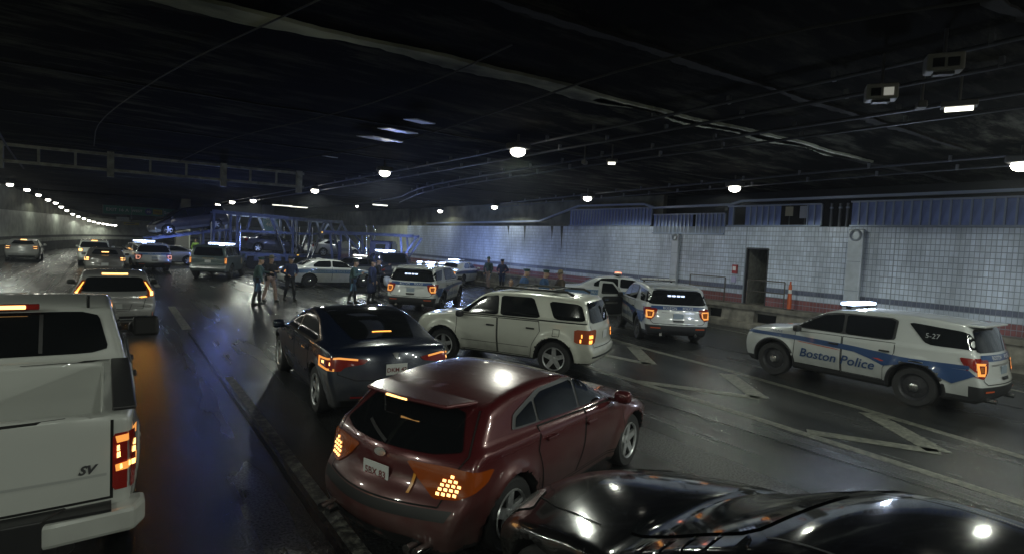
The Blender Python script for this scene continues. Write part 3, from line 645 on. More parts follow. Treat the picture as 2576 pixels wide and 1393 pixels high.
def tile_mesh(m, w=1):
    me = bpy.data.meshes.new("tile"); a = COLW / 2 - .006; b = ROW / 2 - .010; t = .010
    v = [(0, -a, -b), (0, a, -b), (0, a, b), (0, -a, b)]; e = .004
    v += [(-t, -a + e, -b + e), (-t, a - e, -b + e), (-t, a - e, b - e), (-t, -a + e, b - e)]
    me.from_pydata(v, [], [(4, 7, 6, 5), (0, 4, 5, 1), (1, 5, 6, 2), (2, 6, 7, 3), (3, 7, 4, 0)]); me.materials.append(m); return me
def tmat(r):
    z = .85 + (r + .5) * ROW
    if z < 1.17: return 2
    if 1.33 < z < 1.63: return 1
    return 0
def grime(m, col):
    nt = m.node_tree; N = nt.nodes; L = nt.links; b = N["Principled BSDF"]; g = N.new("ShaderNodeNewGeometry")
    def nz(scale, det, st): 
        mp = N.new("ShaderNodeMapping"); mp.inputs["Scale"].default_value = st; L.new(g.outputs["Position"], mp.inputs[0]); n = N.new("ShaderNodeTexNoise"); n.inputs["Scale"].default_value = scale; n.inputs["Detail"].default_value = det; L.new(mp.outputs[0], n.inputs[0]); return n.outputs[0]
    def rg(x, a, b_, c, d):
        r = N.new("ShaderNodeMapRange"); r.inputs["From Min"].default_value = a; r.inputs["From Max"].default_value = b_; r.inputs["To Min"].default_value = c; r.inputs["To Max"].default_value = d; L.new(x, r.inputs[0]); return r.outputs[0]
    wn = N.new("ShaderNodeTexWhiteNoise"); vs = N.new("ShaderNodeVectorMath"); vs.operation = 'SNAP'; vs.inputs[1].default_value = (5, COLW, ROW); of = N.new("ShaderNodeVectorMath"); of.inputs[1].default_value = (0, 4, -.85); L.new(g.outputs["Position"], of.inputs[0]); L.new(of.outputs[0], vs.inputs[0]); L.new(vs.outputs[0], wn.inputs[0])
    f = None
    for k in (rg(nz(1.0, 6, (1, 1, .25)), .35, .65, .72, 1.12), rg(nz(7, 5, (1, 1, .2)), .3, .7, .88, 1.1), rg(wn.outputs[0], 0, 1, .88, 1.08)):
        if f is None: f = k; continue
        m_ = N.new("ShaderNodeMath"); m_.operation = 'MULTIPLY'; L.new(f, m_.inputs[0]); L.new(k, m_.inputs[1]); f = m_.outputs[0]
    mx = N.new("ShaderNodeMix"); mx.data_type = 'RGBA'; mx.blend_type = 'MULTIPLY'; mx.inputs[0].default_value = 1; mx.inputs[6].default_value = (*col, 1); L.new(f, mx.inputs[7]); L.new(mx.outputs[2], b.inputs["Base Color"])
grime(TILE_W, (.52, .58, .70)); grime(TILE_B, (.11, .125, .19)); grime(TILE_R, (.23, .085, .09))
TM = [TILE_W, TILE_B, TILE_R]; tms = [tile_mesh(m) for m in TM]
ncol = int((46 + 4) / COLW); cnt = 0; rest = MB(); tv = [v.co.copy() for v in tms[0].vertices]; tf = [tuple(p.vertices) for p in tms[0].polygons]
for ccol in range(ncol):
    y = -4 + (ccol + .5) * COLW
    for r in range(NROW):
        z = .85 + (r + .5) * ROW
        if door[0] - .02 < y < door[1] + .02 and z < door[3]: continue
        if 14.4 < y < 18.3 and z > 3.62: continue
        dx = random.uniform(0, .003)
        if y > 4.75 and cnt < 300:
            o = bpy.data.objects.new("tile", tms[tmat(r)]); COL.objects.link(o); o.parent = wall; o.location = (-dx, y - 10, z - .85); cnt += 1
        else: rest.add([(XW + v.x - dx, y + v.y, z + v.z) for v in tv], tf, tmat(r))
o = wp(rest.obj("tile_field", TM, wall)); o["kind"] = "stuff"
# expansion joints and stains on the wall
for y in (8.0, 13.35, 19.0, 24.5, 30, 36): wp(MB().box((XW - .008, y, 2.4), (.012, .03, 3.1)).obj("expansion_joint", GROUT, wall))
STAIN = mat("soot stain", (.05, .055, .05), .8)
for y, l in ((25.0, 1.7), (25.9, .9), (28.6, 1.1), (30.4, .7)):
    pts = [(y - .12, 3.94), (y - .07, 3.94 - l * .5), (y - .02, 3.94 - l), (y + .03, 3.94 - l * .4), (y + .14, 3.94)]
    wp(MB().add([(XW - .014, a, b) for a, b in pts], [(0, 1, 2, 3, 4)]).obj("soot_streak", STAIN, wall))
# beyond the tiled length: plain far wall
FARW = mat("far wall cladding", (.46, .48, .42), .6, noise=.25, nscale=1.5)
OLIVE = mat("olive upper wall", (.12, .122, .09), .8, noise=.5, nscale=1.2)
DARKC = mat("dark base concrete", (.07, .07, .066), .8, noise=.4, nscale=2)
def wall_run(name, pts, bands, label, cat, th=.25):
    root = empty(name, (pts[0][0], pts[0][1], 0), 0, label, cat); inv = Matrix.Translation((-pts[0][0], -pts[0][1], 0))
    for nm, z0, z1, m, proud in bands:
        mb = MB(); m_ = []
        P = [Vector((p[0], p[1])) for p in pts]; nn = []
        for i in range(len(P)): d = (P[min(i + 1, len(P) - 1)] - P[max(i - 1, 0)]).normalized(); nn.append(Vector((d.y, -d.x)))
        for i in range(len(P)):
            a = P[i] + nn[i] * proud; b = P[i] - nn[i] * th; m_ += [(a.x, a.y, z0), (a.x, a.y, z1), (b.x, b.y, z1), (b.x, b.y, z0)]
        F = []
        for i in range(len(P) - 1):
            for k in range(4): F.append((i * 4 + k, i * 4 + (k + 1) % 4, (i + 1) * 4 + (k + 1) % 4, (i + 1) * 4 + k))
        F += [(0, 1, 2, 3), tuple(len(m_) - 4 + k for k in (3, 2, 1, 0))]
        o = mb.add(m_, F).obj(nm, m, root); o.matrix_parent_inverse = inv
    return root
wall_run("tunnel_wall", LWc, [("barrier_base", 0, .82, DARKC, .25), ("rail_band", .82, 1.15, FARW, .12), ("dark_band", 1.15, 1.4, DARKC, .03), ("tile_cladding", 1.4, 3.5, FARW, .0), ("upper_panel", 3.5, CEIL, OLIVE, -.05)],
         "curving far tunnel wall sweeping behind the queue of cars, with grey cladding and dark base", "wall")
wall_run("tunnel_wall", [(27, 112), (22.6, 80), (21.2, 60), (21.0, 46.02)], [("barrier_base", 0, .85, DARKC, .5), ("red_band", .85, 1.2, TILE_R, .01), ("white_band", 1.2, 1.4, FARW, 0), ("blue_band", 1.4, 1.66, TILE_B, .01), ("tile_cladding", 1.66, 3.95, FARW, 0), ("upper_panel", 3.95, CEIL, OLIVE, -.05)],
         "plain pale wall continuing the tiled wall behind the car carriers", "wall")
wall_run("upper_wall", [(21.3, 46), (21.3, 18)], [("upper_panel", 3.96, CEIL, OLIVE, 0)], "dark olive upper wall above the tiles left of the blue metal panels", "wall")
wall_run("upper_wall", [(22.2, 18), (22.2, -8)], [("upper_panel", 3.5, CEIL, mat("void", (.012, .013, .016), .9), 0)], "black recess wall behind the blue metal panels", "wall")
# ---- walkway with barrier
wk = MB(); wk.prism([(20.12, -8), (XW + 3.5, -8), (XW + 3.5, 46), (20.12, 46)], .6, .84)
tag(wk.obj("walkway", CONC), kind='structure')
bar = empty("concrete_barrier", (20, 10, 0), 0, "stained low concrete barrier with drain openings below the walkway", "barrier")
ops = [(13.6, 14.3), (11.3, 12.2), (8.6, 9.6), (18.5, 19.2), (22.5, 23.2)]
segs = []; y = -8
for a, b in sorted(ops): segs.append((y, a)); y = b
segs.append((y, 46)); mb = MB()
for a, b in segs: mb.add([(19.98, a, .25), (20.3, a, .25), (20.3, a, .72), (20.04, a, .72), (19.98, b, .25), (20.3, b, .25), (20.3, b, .72), (20.04, b, .72)], [(0, 1, 2, 3), (4, 7, 6, 5), (0, 4, 5, 1), (1, 5, 6, 2), (2, 6, 7, 3), (3, 7, 4, 0)])
o = mb.obj("wall_face", CONC, bar); inv = Matrix.Translation((-20, -10, 0)); o.matrix_parent_inverse = inv
for nm, b_ in (("base_curb", [(19.75, .0), (19.75, .2), (19.92, .249), (20.3, .249), (20.3, 0)]), ("coping", [(19.96, .722), (19.94, .88), (20.22, .88), (20.22, .722)])):
    n_ = len(b_); V = [(x, -8, z) for x, z in b_] + [(x, 46, z) for x, z in b_]
    o = MB().add(V, [tuple(range(n_)), tuple(range(2 * n_ - 1, n_ - 1, -1))] + [(i, n_ + i, n_ + (i + 1) % n_, (i + 1) % n_) for i in range(n_)]).obj(nm, CONC, bar); o.matrix_parent_inverse = inv
for a, b in ops:
    o = MB().box((20.42, (a + b) / 2, .48), (.02, b - a + .1, .5)).obj("drain_opening", WELL, bar); o.matrix_parent_inverse = inv
# ---- door recess, rails, cone, pillars
dr = empty("doorway", (XW, 12.8, .85), 0, "open dark service doorway in the tiled wall above the walkway", "doorway")
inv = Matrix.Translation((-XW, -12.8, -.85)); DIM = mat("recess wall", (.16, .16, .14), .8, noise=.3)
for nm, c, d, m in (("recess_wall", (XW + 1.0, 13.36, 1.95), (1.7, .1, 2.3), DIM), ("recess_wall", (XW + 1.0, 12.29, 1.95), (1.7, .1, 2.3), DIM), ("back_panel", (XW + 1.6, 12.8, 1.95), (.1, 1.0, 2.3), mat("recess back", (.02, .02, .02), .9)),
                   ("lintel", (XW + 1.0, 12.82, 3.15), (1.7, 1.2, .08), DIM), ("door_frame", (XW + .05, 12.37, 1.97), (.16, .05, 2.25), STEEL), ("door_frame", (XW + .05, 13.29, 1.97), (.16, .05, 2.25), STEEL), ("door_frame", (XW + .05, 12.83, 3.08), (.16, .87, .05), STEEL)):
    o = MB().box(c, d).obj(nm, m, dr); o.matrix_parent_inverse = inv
RAIL = mat("handrail steel", (.12, .11, .10), .4, .6)
for ya, yb, lab in ((15.4, 13.7, "steel guard rail on the walkway left of the doorway"), (12.7, 11.2, "steel guard rail on the walkway in front of the doorway")):
    r = empty("guard_rail", (20.25, (ya + yb) / 2, .88), 0, lab, "railing", "guard rails on the walkway"); L2 = abs(ya - yb) / 2
    for z in (.98, .55): MB().tube([(0, -L2, z), (0, L2, z)], .022, 8).obj("rail_bar", RAIL, r)
    for yy in (-L2, L2): MB().tube([(0, yy, -.005), (0, yy, .98)], .024, 8).obj("rail_post", RAIL, r)
cone = empty("channelizer_post", (20.55, 11.15, .84), 0, "tall orange traffic post with white bands on the walkway", "traffic cone")
ORG = mat("orange plastic", (.55, .10, .02), .4); RFL = mat("reflective white", (.7, .68, .66), .3)
MB().lathe([(.17, 0), (.17, .04), (.08, .05)], 12).obj("base", TRIM, cone, smooth=30)
MB().lathe([(.085, .05), (.075, .45), (.06, .9), (.03, .98), (.03, 1.06), (.001, 1.07)], 14).obj("post_body", ORG, cone, smooth=30)
for z in (.28, .62): MB().lathe([(.083 - z * .02, z), (.079 - z * .02, z + .14)], 14).obj("reflective_band", RFL, cone, smooth=30)
SHEET = mat("galvanised sheet", (.42, .46, .52), .35, .1, noise=.15, nscale=3)
for y, z1, lab, w in ((9.15, 3.86, "wide pale metal cover strip on the tiled wall behind the police vehicle with blazing light bar", .50), (16.8, 3.60, "narrow pale metal cover strip on the tiled wall left of the doorway", .38)):
    t = empty("cover_column", (XW - .08, y, .85), 0, lab, "wall column", "metal cover strips on the tiled wall")
    MB().box((-.03, 0, (z1 - .85) / 2), (.16, w, z1 - .85)).obj("cover_sheet", SHEET, t, bevel=.03)
    MB().lathe([(w * .42, 0), (w * .40, .05), (w * .3, .09)], 18, M=Matrix(((0, 0, -1), (0, 1, 0), (1, 0, 0))), c=(-.10, 0, z1 - .85 - w * .42)).obj("cap_plate", SHEET, t, smooth=40)
    for zz in (.9, 1.9): MB().box((-.115, 0, zz), (.012, w * .9, .02)).obj("seam_strip", GROUT, t)
sg = empty("call_box", (XW - .06, 13.75, 2.2), 0, "small red emergency box on the tiles left of the doorway", "call box")
MB().box((0, 0, 0), (.09, .22, .36)).obj("case", mat("red box", (.35, .03, .03), .4), sg, bevel=.01); MB().box((-.05, 0, .03), (.012, .14, .16)).obj("plate", RFL, sg); MB().box((-.01, .02, -.42), (.05, .2, .22)).obj("notice", mat("lilac notice", (.4, .38, .6), .5), sg)
# ---- blue metal panels above the wall
PB = mat("blue painted corrugated sheet", (.15, .21, .45), .45, .1, noise=.35, nscale=3, bump=.15, bscale=30, stretch=(1, 1, .3))
RB = mat("panel rib steel", (.26, .31, .42), .35, .3)
XP = 21.04
def panel_bank(ya, yb, z0, z1, label, pitch=.25, skip=(), holes=()):
    t = empty("metal_screen", (XP, ya, z0), 0, label, "metal screen", "ribbed metal screens above the tiled wall"); n = int(round((yb - ya) / pitch)); w = (yb - ya) / n
    pm_ = MB().box((0, 0, 0), (.02, w - .045, z1 - z0 - .1)).obj("sheet_panel", PB, t).data; first = t.children[0]
    rm_ = MB().box((-.02, 0, 0), (.07, .05, z1 - z0 - .08)).obj("rib", RB, t).data; fr = t.children[1] if t.children[1].name.startswith("rib") else t.children[0]
    for o in list(t.children): bpy.data.objects.remove(o)
    for i in range(n):
        yy = ya + (i + .5) * w
        if not any(a < yy < b for a, b in skip):
            o = bpy.data.objects.new("sheet_panel", pm_); COL.objects.link(o); o.parent = t; o.location = (random.uniform(-.004, .004), (i + .5) * w, (z1 - z0) / 2)
        if not any(a + .05 < ya + i * w < b - .05 for a, b in skip):
            o = bpy.data.objects.new("rib", rm_); COL.objects.link(o); o.parent = t; o.location = (0, i * w, (z1 - z0) / 2)
    MB().box((-.03, (yb - ya) / 2, .025), (.12, yb - ya, .05)).obj("bottom_channel", RB, t); MB().box((-.03, (yb - ya) / 2, z1 - z0 - .02), (.12, yb - ya, .05)).obj("top_channel", RB, t)
    return t
panel_bank(-6, 9.45, WT + .01, 4.84, "longest ribbed blue metal screen, above the wall behind the police vehicle with blazing light bar", .26)
s2 = panel_bank(10.45, 14.3, WT + .01, 4.80, "ribbed blue metal screen with a dark opening and pale boards, above the doorway", .25, skip=((11.0, 12.1), (13.45, 13.95)))
panel_bank(14.42, 18.3, WT - .34, 4.52, "lowest ribbed blue metal screen, above the narrow metal cover strip", .20, skip=((15.9, 16.15),))
panel_bank(18.42, 24.4, WT + .01, 4.86, "farthest ribbed blue metal screen, beside the black roof void", .22)
PIPE = mat("grey pipe", (.14, .15, .17), .4, .5)
for k, (y, z, m, lab) in enumerate(((11.25, 4.52, mat("pale board", (.42, .45, .52), .5), "larger pale bluish board in the dark opening of the metal screen"), (11.85, 4.56, mat("cream board", (.45, .43, .33), .5), "smaller cream board in the dark opening of the metal screen"))):
    t = empty("board", (XP + .3, y, z), 0, lab, "board"); MB().box((0, 0, 0), (.05, .36 - .06 * k, .46 - .1 * k)).obj("board_face", m, t, bevel=.01); MB().tube([(.04, 0, -.6), (.04, 0, .3)], .02, 8).obj("board_post", PIPE, t)
for k, y in enumerate((9.65, 9.9, 10.2)):
    t = empty("vent_pipe", (XP + .15, y, WT), 0, ["nearest", "middle", "farthest"][k] + " of three upright pipes in the gap between the blue metal screens", "pipe", "upright pipes in the gap between metal screens")
    MB().tube([(0, 0, 0), (0, 0, .85)], .045, 10).obj("pipe_body", PIPE, t, smooth=40); MB().tube([(0, 0, .66), (0, 0, .72)], .06, 10).obj("collar", RB, t, smooth=40)
tray = empty("cable_tray", (20.9, 8, 4.95), 0, "blue grey cable tray running above the metal screens, stepping down at its far end", "cable tray")
pts = [(0, -16, .08), (0, 5.6, .02), (0, 6.1, -.1), (0, 10.2, -.14), (0, 10.8, .06), (0, 15.5, .1), (0, 19, -.72), (0, 34, -.8)]
for a, b in zip(pts[:-1], pts[1:]): MB().beam(a, b, .16, .09).obj("tray_section", RB, tray)
# ---- overhead conduits with clamps
CABLE = mat("steel conduit", (.045, .05, .065), .5, .4)
WIRE = mat("dull black cable", (.03, .03, .032), .7)
def conduit(path, r, label, clamps=1.6, group="conduits under the ceiling", sag=0):
    x, y, z = path[0]; t = empty("conduit", (x, y, z), 0, label, "cable", group); P = [(a - x, b - y, c - z) for a, b, c in path]
    MB().tube([tuple(q) for q in chaikin(P, 2)], r, 8).obj("conduit_pipe", CABLE if clamps else WIRE, t, smooth=40)
    if clamps:
        L_ = 0
        for a, b in zip(path[:-1], path[1:]):
            d = (Vector(b) - Vector(a)); n_ = int(d.length / clamps)
            for i in range(n_):
                p = Vector(a) + d * (i + .5) / n_
                if -2 < p.y < 28: MB().box((p.x - x, p.y - y, p.z - z + .05), (.07, .05, .13)).obj("clamp", PIPE, t)
conduit([(7.6, -4, 5.28), (8.35, 5, 5.28), (8.7, 20, 5.28), (8.0, 60, 5.28)], .03, "upper of two clamped conduits passing over the nearest ceiling lamps")
conduit([(8.0, -4, 5.12), (8.75, 5, 5.12), (9.1, 20, 5.12), (8.4, 60, 5.12)], .03, "lower of two clamped conduits passing over the nearest ceiling lamps")
conduit([(10.0, -4, 5.22), (10.5, 5, 5.22), (10.6, 12, 5.22), (11.5, 24, 5.22), (14.6, 34, 5.22), (15, 60, 5.22)], .035, "thick conduit beside the box fixtures, kinked near its middle")
conduit([(10.3, -4, 5.08), (10.8, 5, 5.08), (10.9, 12, 5.08), (11.8, 24, 5.08), (14.9, 34, 5.08)], .025, "thin conduit just under the thick kinked one")
conduit([(16.0, -4, 5.25), (16.2, 6, 5.25), (17.0, 12, 5.25), (18, 20, 5.25), (20, 32, 5.25)], .03, "conduit along the lamps nearest the tiled wall")
conduit([(16.5, -4, 5.10), (16.7, 6, 5.10), (17.5, 12, 5.10), (18.5, 20, 5.10), (20.4, 32, 5.10)], .02, "thin conduit below the one nearest the tiled wall")
conduit([(4.2, 6.2, 5.33), (4.3, 8.5, 5.36), (3.9, 12, 5.33), (2.6, 18, 5.36), (2.0, 26, 5.33)], .012, "loose thin cable looping across the ceiling towards the gantry", 0, "loose cables")
conduit([(9.5, -3, 5.3), (6.4, 2.2, 5.25), (5.6, 5.4, 5.2), (5.9, 8.4, 5.25), (6.2, 14, 5.3), (4.5, 24, 5.3)], .018, "sagging dark cable swinging across the ceiling from the upper right", 0, "loose cables")
conduit([(2.05, 6.0, 5.40), (.75, 11, 5.36), (-.4, 18, 5.34), (-.6, 24, 5.36)], .012, "thin hanging wire running over the queue of cars", 0, "loose cables")
conduit([(-2.2, 16, 5.35), (-2.6, 20, 5.2), (-2.9, 25.5, 5.0), (-3.0, 30, 4.8)], .03, "bluish cable drooping at the far left beside the gantry", 0, "loose cables")

# ---- overhead gantry
GAN = mat("gantry steel", (.27, .27, .22), .5, .3, noise=.4, nscale=4)
gt = empty("overhead_gantry", (-3.3, 26.6, 4.4), 0, "pale ladder-shaped steel gantry hanging across the lanes", "gantry")
for z in (.95, .38): MB().beam((-1.5, .1, z), (10.0, -1.1, z), .12, .10).obj("chord", GAN, gt)
for i, x in enumerate((-.0, 3.15, 6.9, 9.8)): MB().beam((x, -.1 - x * .1, .12), (x, -.1 - x * .1, 1.05), .22, .22).obj("hanger_post", GAN, gt)
for x in (1.05, 2.1, 4.4, 5.6, 7.9, 8.9): MB().beam((x, 0 - x * .105, .38), (x, 0 - x * .105, .95), .08, .08).obj("rung", GAN, gt)
# ---- signs
GREEN = mat("green sign", (.04, .22, .15), .5); SGREY = mat("sign edge", (.3, .33, .3), .4)
def letters(txt, c, size, m, parent, yaw=0, name="lettering", bold=.006, sp=1.05):
    vs, fs = text_mesh(txt, size, 0, bold, sp); return MB().add([(c[0] + a, c[1], c[2] + b) for a, b, q in vs], fs).obj(name, m, parent)
hs = empty("highway_sign", (2.6, 70, 4.25), rad(-2), "long green overhead road sign across the far lanes", "road sign")
MB().box((0, 0, 0), (7.2, .12, .84)).obj("sign_panel", GREEN, hs)
for x in (-3.6, -1.2, 1.55, 3.6): MB().box((x, -.07, 0), (.05, .03, .84)).obj("divider", SGREY, hs)
letters("EXIT 16 A", (-2.4, -.075, 0), .42, WHITEPRINT, hs); letters("WEST", (-.75, -.075, 0), .34, WHITEPRINT, hs); letters("South Sta", (2.5, -.075, 0), .44, WHITEPRINT, hs)
MB().add([(.25 + .32 * math.cos(t), -.08, .0 + .34 * math.sin(t)) for t in np.linspace(0, 2 * PI, 12)[:-1]], [tuple(range(11))]).obj("route_shield", mat("shield blue", (.05, .07, .25), .5), hs); letters("90", (.25, -.09, -.03), .34, WHITEPRINT, hs)
MB().box((1.05, -.075, .02), (.8, .02, .5)).obj("toll_plaque", mat("sign yellow", (.40, .33, .02), .5), hs); letters("TOLL", (1.05, -.09, 0), .26, TRIM, hs)
for x in (-2.5, 2.5): MB().box((x, .1, .85), (.1, .1, 1.0)).obj("hanger", STEEL, hs)
w1 = empty("white_sign", (.66, 71, 3.35), 0, "small pale rectangular sign hanging under the long green sign", "road sign"); MB().box((0, 0, 0), (1.1, .08, .42)).obj("sign_panel", mat("pale sign", (.42, .45, .42), .5), w1); MB().tube([(-.3, 0, .2), (-.3, 0, 2.1)], .03).obj("hanger", STEEL, w1); MB().tube([(.3, 0, .2), (.3, 0, 2.1)], .03).obj("hanger", STEEL, w1); letters("ONLY", (0, -.05, 0), .26, mat("faded grey print", (.25, .27, .25), .5), w1)
w2 = empty("yellow_sign", (1.55, 78, 2.95), 0, "faint yellow sign far down the lanes", "road sign"); MB().box((0, 0, 0), (1.5, .08, .3)).obj("sign_panel", mat("sign yellow", (.40, .33, .02), .5), w2); MB().tube([(0, 0, .15), (0, 0, 2.5)], .03).obj("hanger", STEEL, w2); MB().box((-.1, -.05, 0), (.9, .02, .08)).obj("faded_print", STEEL, w2)
pil = empty("support_column", (12.4, 60, 0), 0, "dark square support column behind the exit sign", "column"); MB().box((0, 0, CEIL / 2), (.95, .95, CEIL), mi=0).obj("shaft", mat("dark column", (.05, .055, .08), .7), pil, bevel=.03); MB().box((0, 0, .35), (1.2, 1.2, .7)).obj("plinth", DARKC, pil, bevel=.03)
es = empty("exit_sign", (12.5, 59.2, 3.55), rad(-6), "blue grey EXIT 46B sign seen through the car carrier", "road sign"); ESG = mat("exit sign green", (.12, .25, .36), .4)
MB().box((0, 0, 0), (1.42, .08, 1.86)).obj("sign_panel", ESG, es, bevel=.02); letters("EXIT", (0, -.05, .55), .42, WHITEPRINT, es); letters("46B", (0, -.05, -.05), .56, WHITEPRINT, es)
MB().add([(.10, -.05, -.72), (.32, -.05, -.55), (.26, -.05, -.62), (.42, -.05, -.75), (.36, -.05, -.80), (.2, -.05, -.68)], [(0, 1, 2), (2, 3, 4, 5)]).obj("arrow", WHITEPRINT, es); MB().box((0, -.047, .28), (1.42, .01, .025)).obj("divider", WHITEPRINT, es)
# partition wall between the two carriageways
wall_run("partition_wall", [(8.6, 104), (6.6, 78), (5.3, 60.5)], [("lower_cladding", 0, 2.7, FARW, .35), ("upper_panel", 2.7, CEIL, OLIVE, .3)], "partition wall dividing the carriageways behind the car carrier", "wall", .45)
nose = empty("crash_cushion", (4.9, 58.6, 0), 0, "grey ribbed crash cushion at the nose of the partition wall", "crash barrier")
for k in range(6): MB().box((0, k * .25 - .7, 1.3), (1.0, .18, 2.6)).obj("cushion_rib", mat("cushion grey", (.2, .2, .18), .7), nose)

# ================================================================= LAMPS
HOUS = mat("lamp housing", (.10, .10, .095), .5, .4)
GLOBE = mat("lamp glass", (1, 1, .95), .3, emit=14, ecol=(1, .97, .84))
def lamp(x, y, z, label, watts, group, s=1.0, col=(.93, 1, .86), globe=None, stem=None):
    t = empty("ceiling_lamp", (x, y, z), 0, label, "lamp", group)
    MB().box((0, 0, .16 * s), (.42 * s, .5 * s, .16 * s)).obj("housing", HOUS, t, bevel=.03)
    MB().lathe([(.17 * s, .078 * s), (.19 * s, .02 * s), (.15 * s, -.05 * s), (.07 * s, -.09 * s), (.001, -.10 * s)], 16).obj("lens", globe or GLOBE, t, smooth=60)
    MB().tube([(0, 0, .24 * s), (0, 0, stem or CEIL - z)], .025, 8).obj("stem", HOUS, t)
    if watts: light("lamp_light", t, (0, 0, -.16 * s), watts, col, .10, 'SPOT')
    return t
names = ["largest and nearest ceiling lamp, high above the silver utility vehicle", "second ceiling lamp along the main row, above the white police sedan", "third ceiling lamp along the main row, above the white car on the carrier", "fourth ceiling lamp of the main row, over the car carrier", "fifth ceiling lamp of the main row, over the carried minivan", "sixth ceiling lamp of the main row, beyond the carried minivan", "seventh ceiling lamp of the main row, at the end of the green sign"]
for nm, (x, y) in zip(names, [(8.09, 11.47), (7.75, 19.05), (8.5, 30.2), (8.43, 45.86), (7.71, 50.49), (7.73, 58.4), (8.6, 84.8)]):
    lamp(x, y, 5.0, nm, LAMP_W * (1.5 if 25 < y < 50 else 1.0), "main row of ceiling lamps", 1.0 if y < 40 else 1.1)
names = ["ceiling lamp at the edge of view above the longest blue metal screen", "ceiling lamp above the screen opening over the doorway", "ceiling lamp in front of the farthest blue metal screen", "ceiling lamp over the officers by the barrier", "farthest ceiling lamp of the row along the tiled wall"]
for nm, (x, y) in zip(names, [(16.12, 3.84), (17.09, 11.45), (17.55, 19.22), (19.3, 29.6), (20.2, 38.5)]):
    lamp(x, y, 4.98, nm, LAMP_W * (.60 if y < 25 else .42 if y < 35 else .15), "row of ceiling lamps along the tiled wall")
def at_y(px, py, Y):
    v = R3 @ Vector((px - 1288, -(py - 696.5), -1420)); t = Y / v.y; return (v.x * t, Y, CAM_H + v.z * t)
ORD = ["first", "second", "third", "fourth", "fifth", "sixth", "seventh", "eighth", "ninth", "tenth", "eleventh", "twelfth", "thirteenth", "fourteenth", "fifteenth", "sixteenth", "seventeenth"]
LP = [(25, 466, 49.6), (68, 479, 55.5), (97, 492, 61), (121, 504, 66), (140, 512, 70), (154, 522, 73), (168, 531, 75.5), (183, 540, 78), (197, 546, 80), (211, 551, 82), (224, 556, 83.5), (236, 559, 85), (248, 562, 86), (260, 564, 87), (270, 566, 88), (280, 567, 89), (290, 568, 89.5)]
for i, (px, py, Y) in enumerate(LP):
    x, y, z = at_y(px, py, Y); s_ = 1.0 if i < 6 else .9
    lamp(x, y, z, ORD[i] + " lamp from the left in the curving row on the far side", 75 if i % 3 == 0 else 0, "curving row of small lamps on the far side", s_, stem=.35 if i > 3 else None)
for i, (px, py, Y) in enumerate([(468, 543, 57.4), (447, 548, 57.3), (421, 553, 57.2), (407, 560, 57.1), (400, 568, 57), (413, 573, 56.9)]):
    x, y, z = at_y(px, py, Y)
    lamp(x, y, z, ["highest small lamp of the hooked row left of the carried minivan", "second highest small lamp of the hooked row", "third small lamp of the hooked row", "fourth small lamp of the hooked row", "lowest left small lamp of the hooked row", "last small lamp at the foot of the hooked row"][i], 25 if i == 0 else 0, "hooked row of far lamps", .62 if i else .8, stem=.3)
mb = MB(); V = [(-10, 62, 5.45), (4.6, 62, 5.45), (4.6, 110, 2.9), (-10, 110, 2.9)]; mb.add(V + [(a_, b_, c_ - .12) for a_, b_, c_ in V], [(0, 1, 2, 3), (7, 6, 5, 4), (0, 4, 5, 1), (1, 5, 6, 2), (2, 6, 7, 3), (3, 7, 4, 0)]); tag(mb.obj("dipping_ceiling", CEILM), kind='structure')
# unseen foreground lamps; those behind the pickup and beyond the coupe are added fill
for i, (x, y) in enumerate([(8.5, .6), (8.6, -4.5), (.6, -4.0), (15.2, -4.5), (11.6, -1.4)]):
    lamp(x, y, 5.0, ["ceiling lamp above the maroon hatchback, out of the top of the view", "ceiling lamp behind the black coupe", "added fill lamp behind the white pickup truck, out of view", "ceiling lamp behind the police vehicle by the wall", "added fill lamp beyond the black coupe, out of view"][i], LAMP_W, "lamps outside the view")
for i in range(8):
    lamp(-5.6, 43.3 - i * 6.6, 5.0, ["first", "second", "third", "fourth", "fifth", "sixth", "seventh", "eighth"][i] + " lamp of the left row nearer than those in view", LAMP_W, "lamps outside the view")
for i in range(9):
    for k, x in enumerate((8.4, -5.6)):
        lamp(x, -12.2 - i * 7.2, 5.0, "%s unseen lamp behind the camera in the %s row" % (ORD[i], ["main", "left"][k]), LAMP_W if i == 0 and k == 0 else 0, "lamps outside the view")
# fluorescent and box fixtures
def batten(x, y, z, yaw, L_, label, e=2.2):
    t = empty("tube_light", (x, y, z), yaw, label, "lamp"); MB().box((0, 0, .07), (.2, L_, .08)).obj("housing", HOUS, t, bevel=.01)
    MB().tube([(-.04, -L_ / 2 + .05, 0), (-.04, L_ / 2 - .05, 0)], .035, 8).obj("tube", mat("fluorescent tube", (1, 1, .9), .3, emit=e, ecol=(1, .98, .82)), t); MB().tube([(0, 0, .1), (0, 0, CEIL - z)], .02).obj("stem", HOUS, t)
batten(11.0, 48.0, 4.95, rad(80), 1.6, "white tube light left of two beside the dark column"); batten(12.5, 49.0, 4.97, rad(85), 1.5, "white tube light right of two beside the dark column")
batten(14.6, 36.5, 4.95, rad(85), 1.1, "slim tube light above the second carrier")
batten(9.7, 3.05, 4.95, rad(20), .42, "slanting lit strip fixture at the upper right"); batten(10.45, 10.6, 4.95, rad(40), .28, "small lit fixture right of the largest lamp")
for i, (px, py, Y) in enumerate([(898, 520, 46), (990, 509, 42), (780, 517, 60), (700, 530, 78)]):
    x, y, z = at_y(px, py, Y); lamp(x, y, z, ["tiny ceiling lamp left of the slim tube light", "tiny ceiling lamp right of the slim tube light", "tiny ceiling lamp just right of the dark column", "tiny ceiling lamp far behind the exit sign"][i], LAMP_W * [1.4, 1.2, 3, 3][i], "tiny far ceiling lamps", .6)
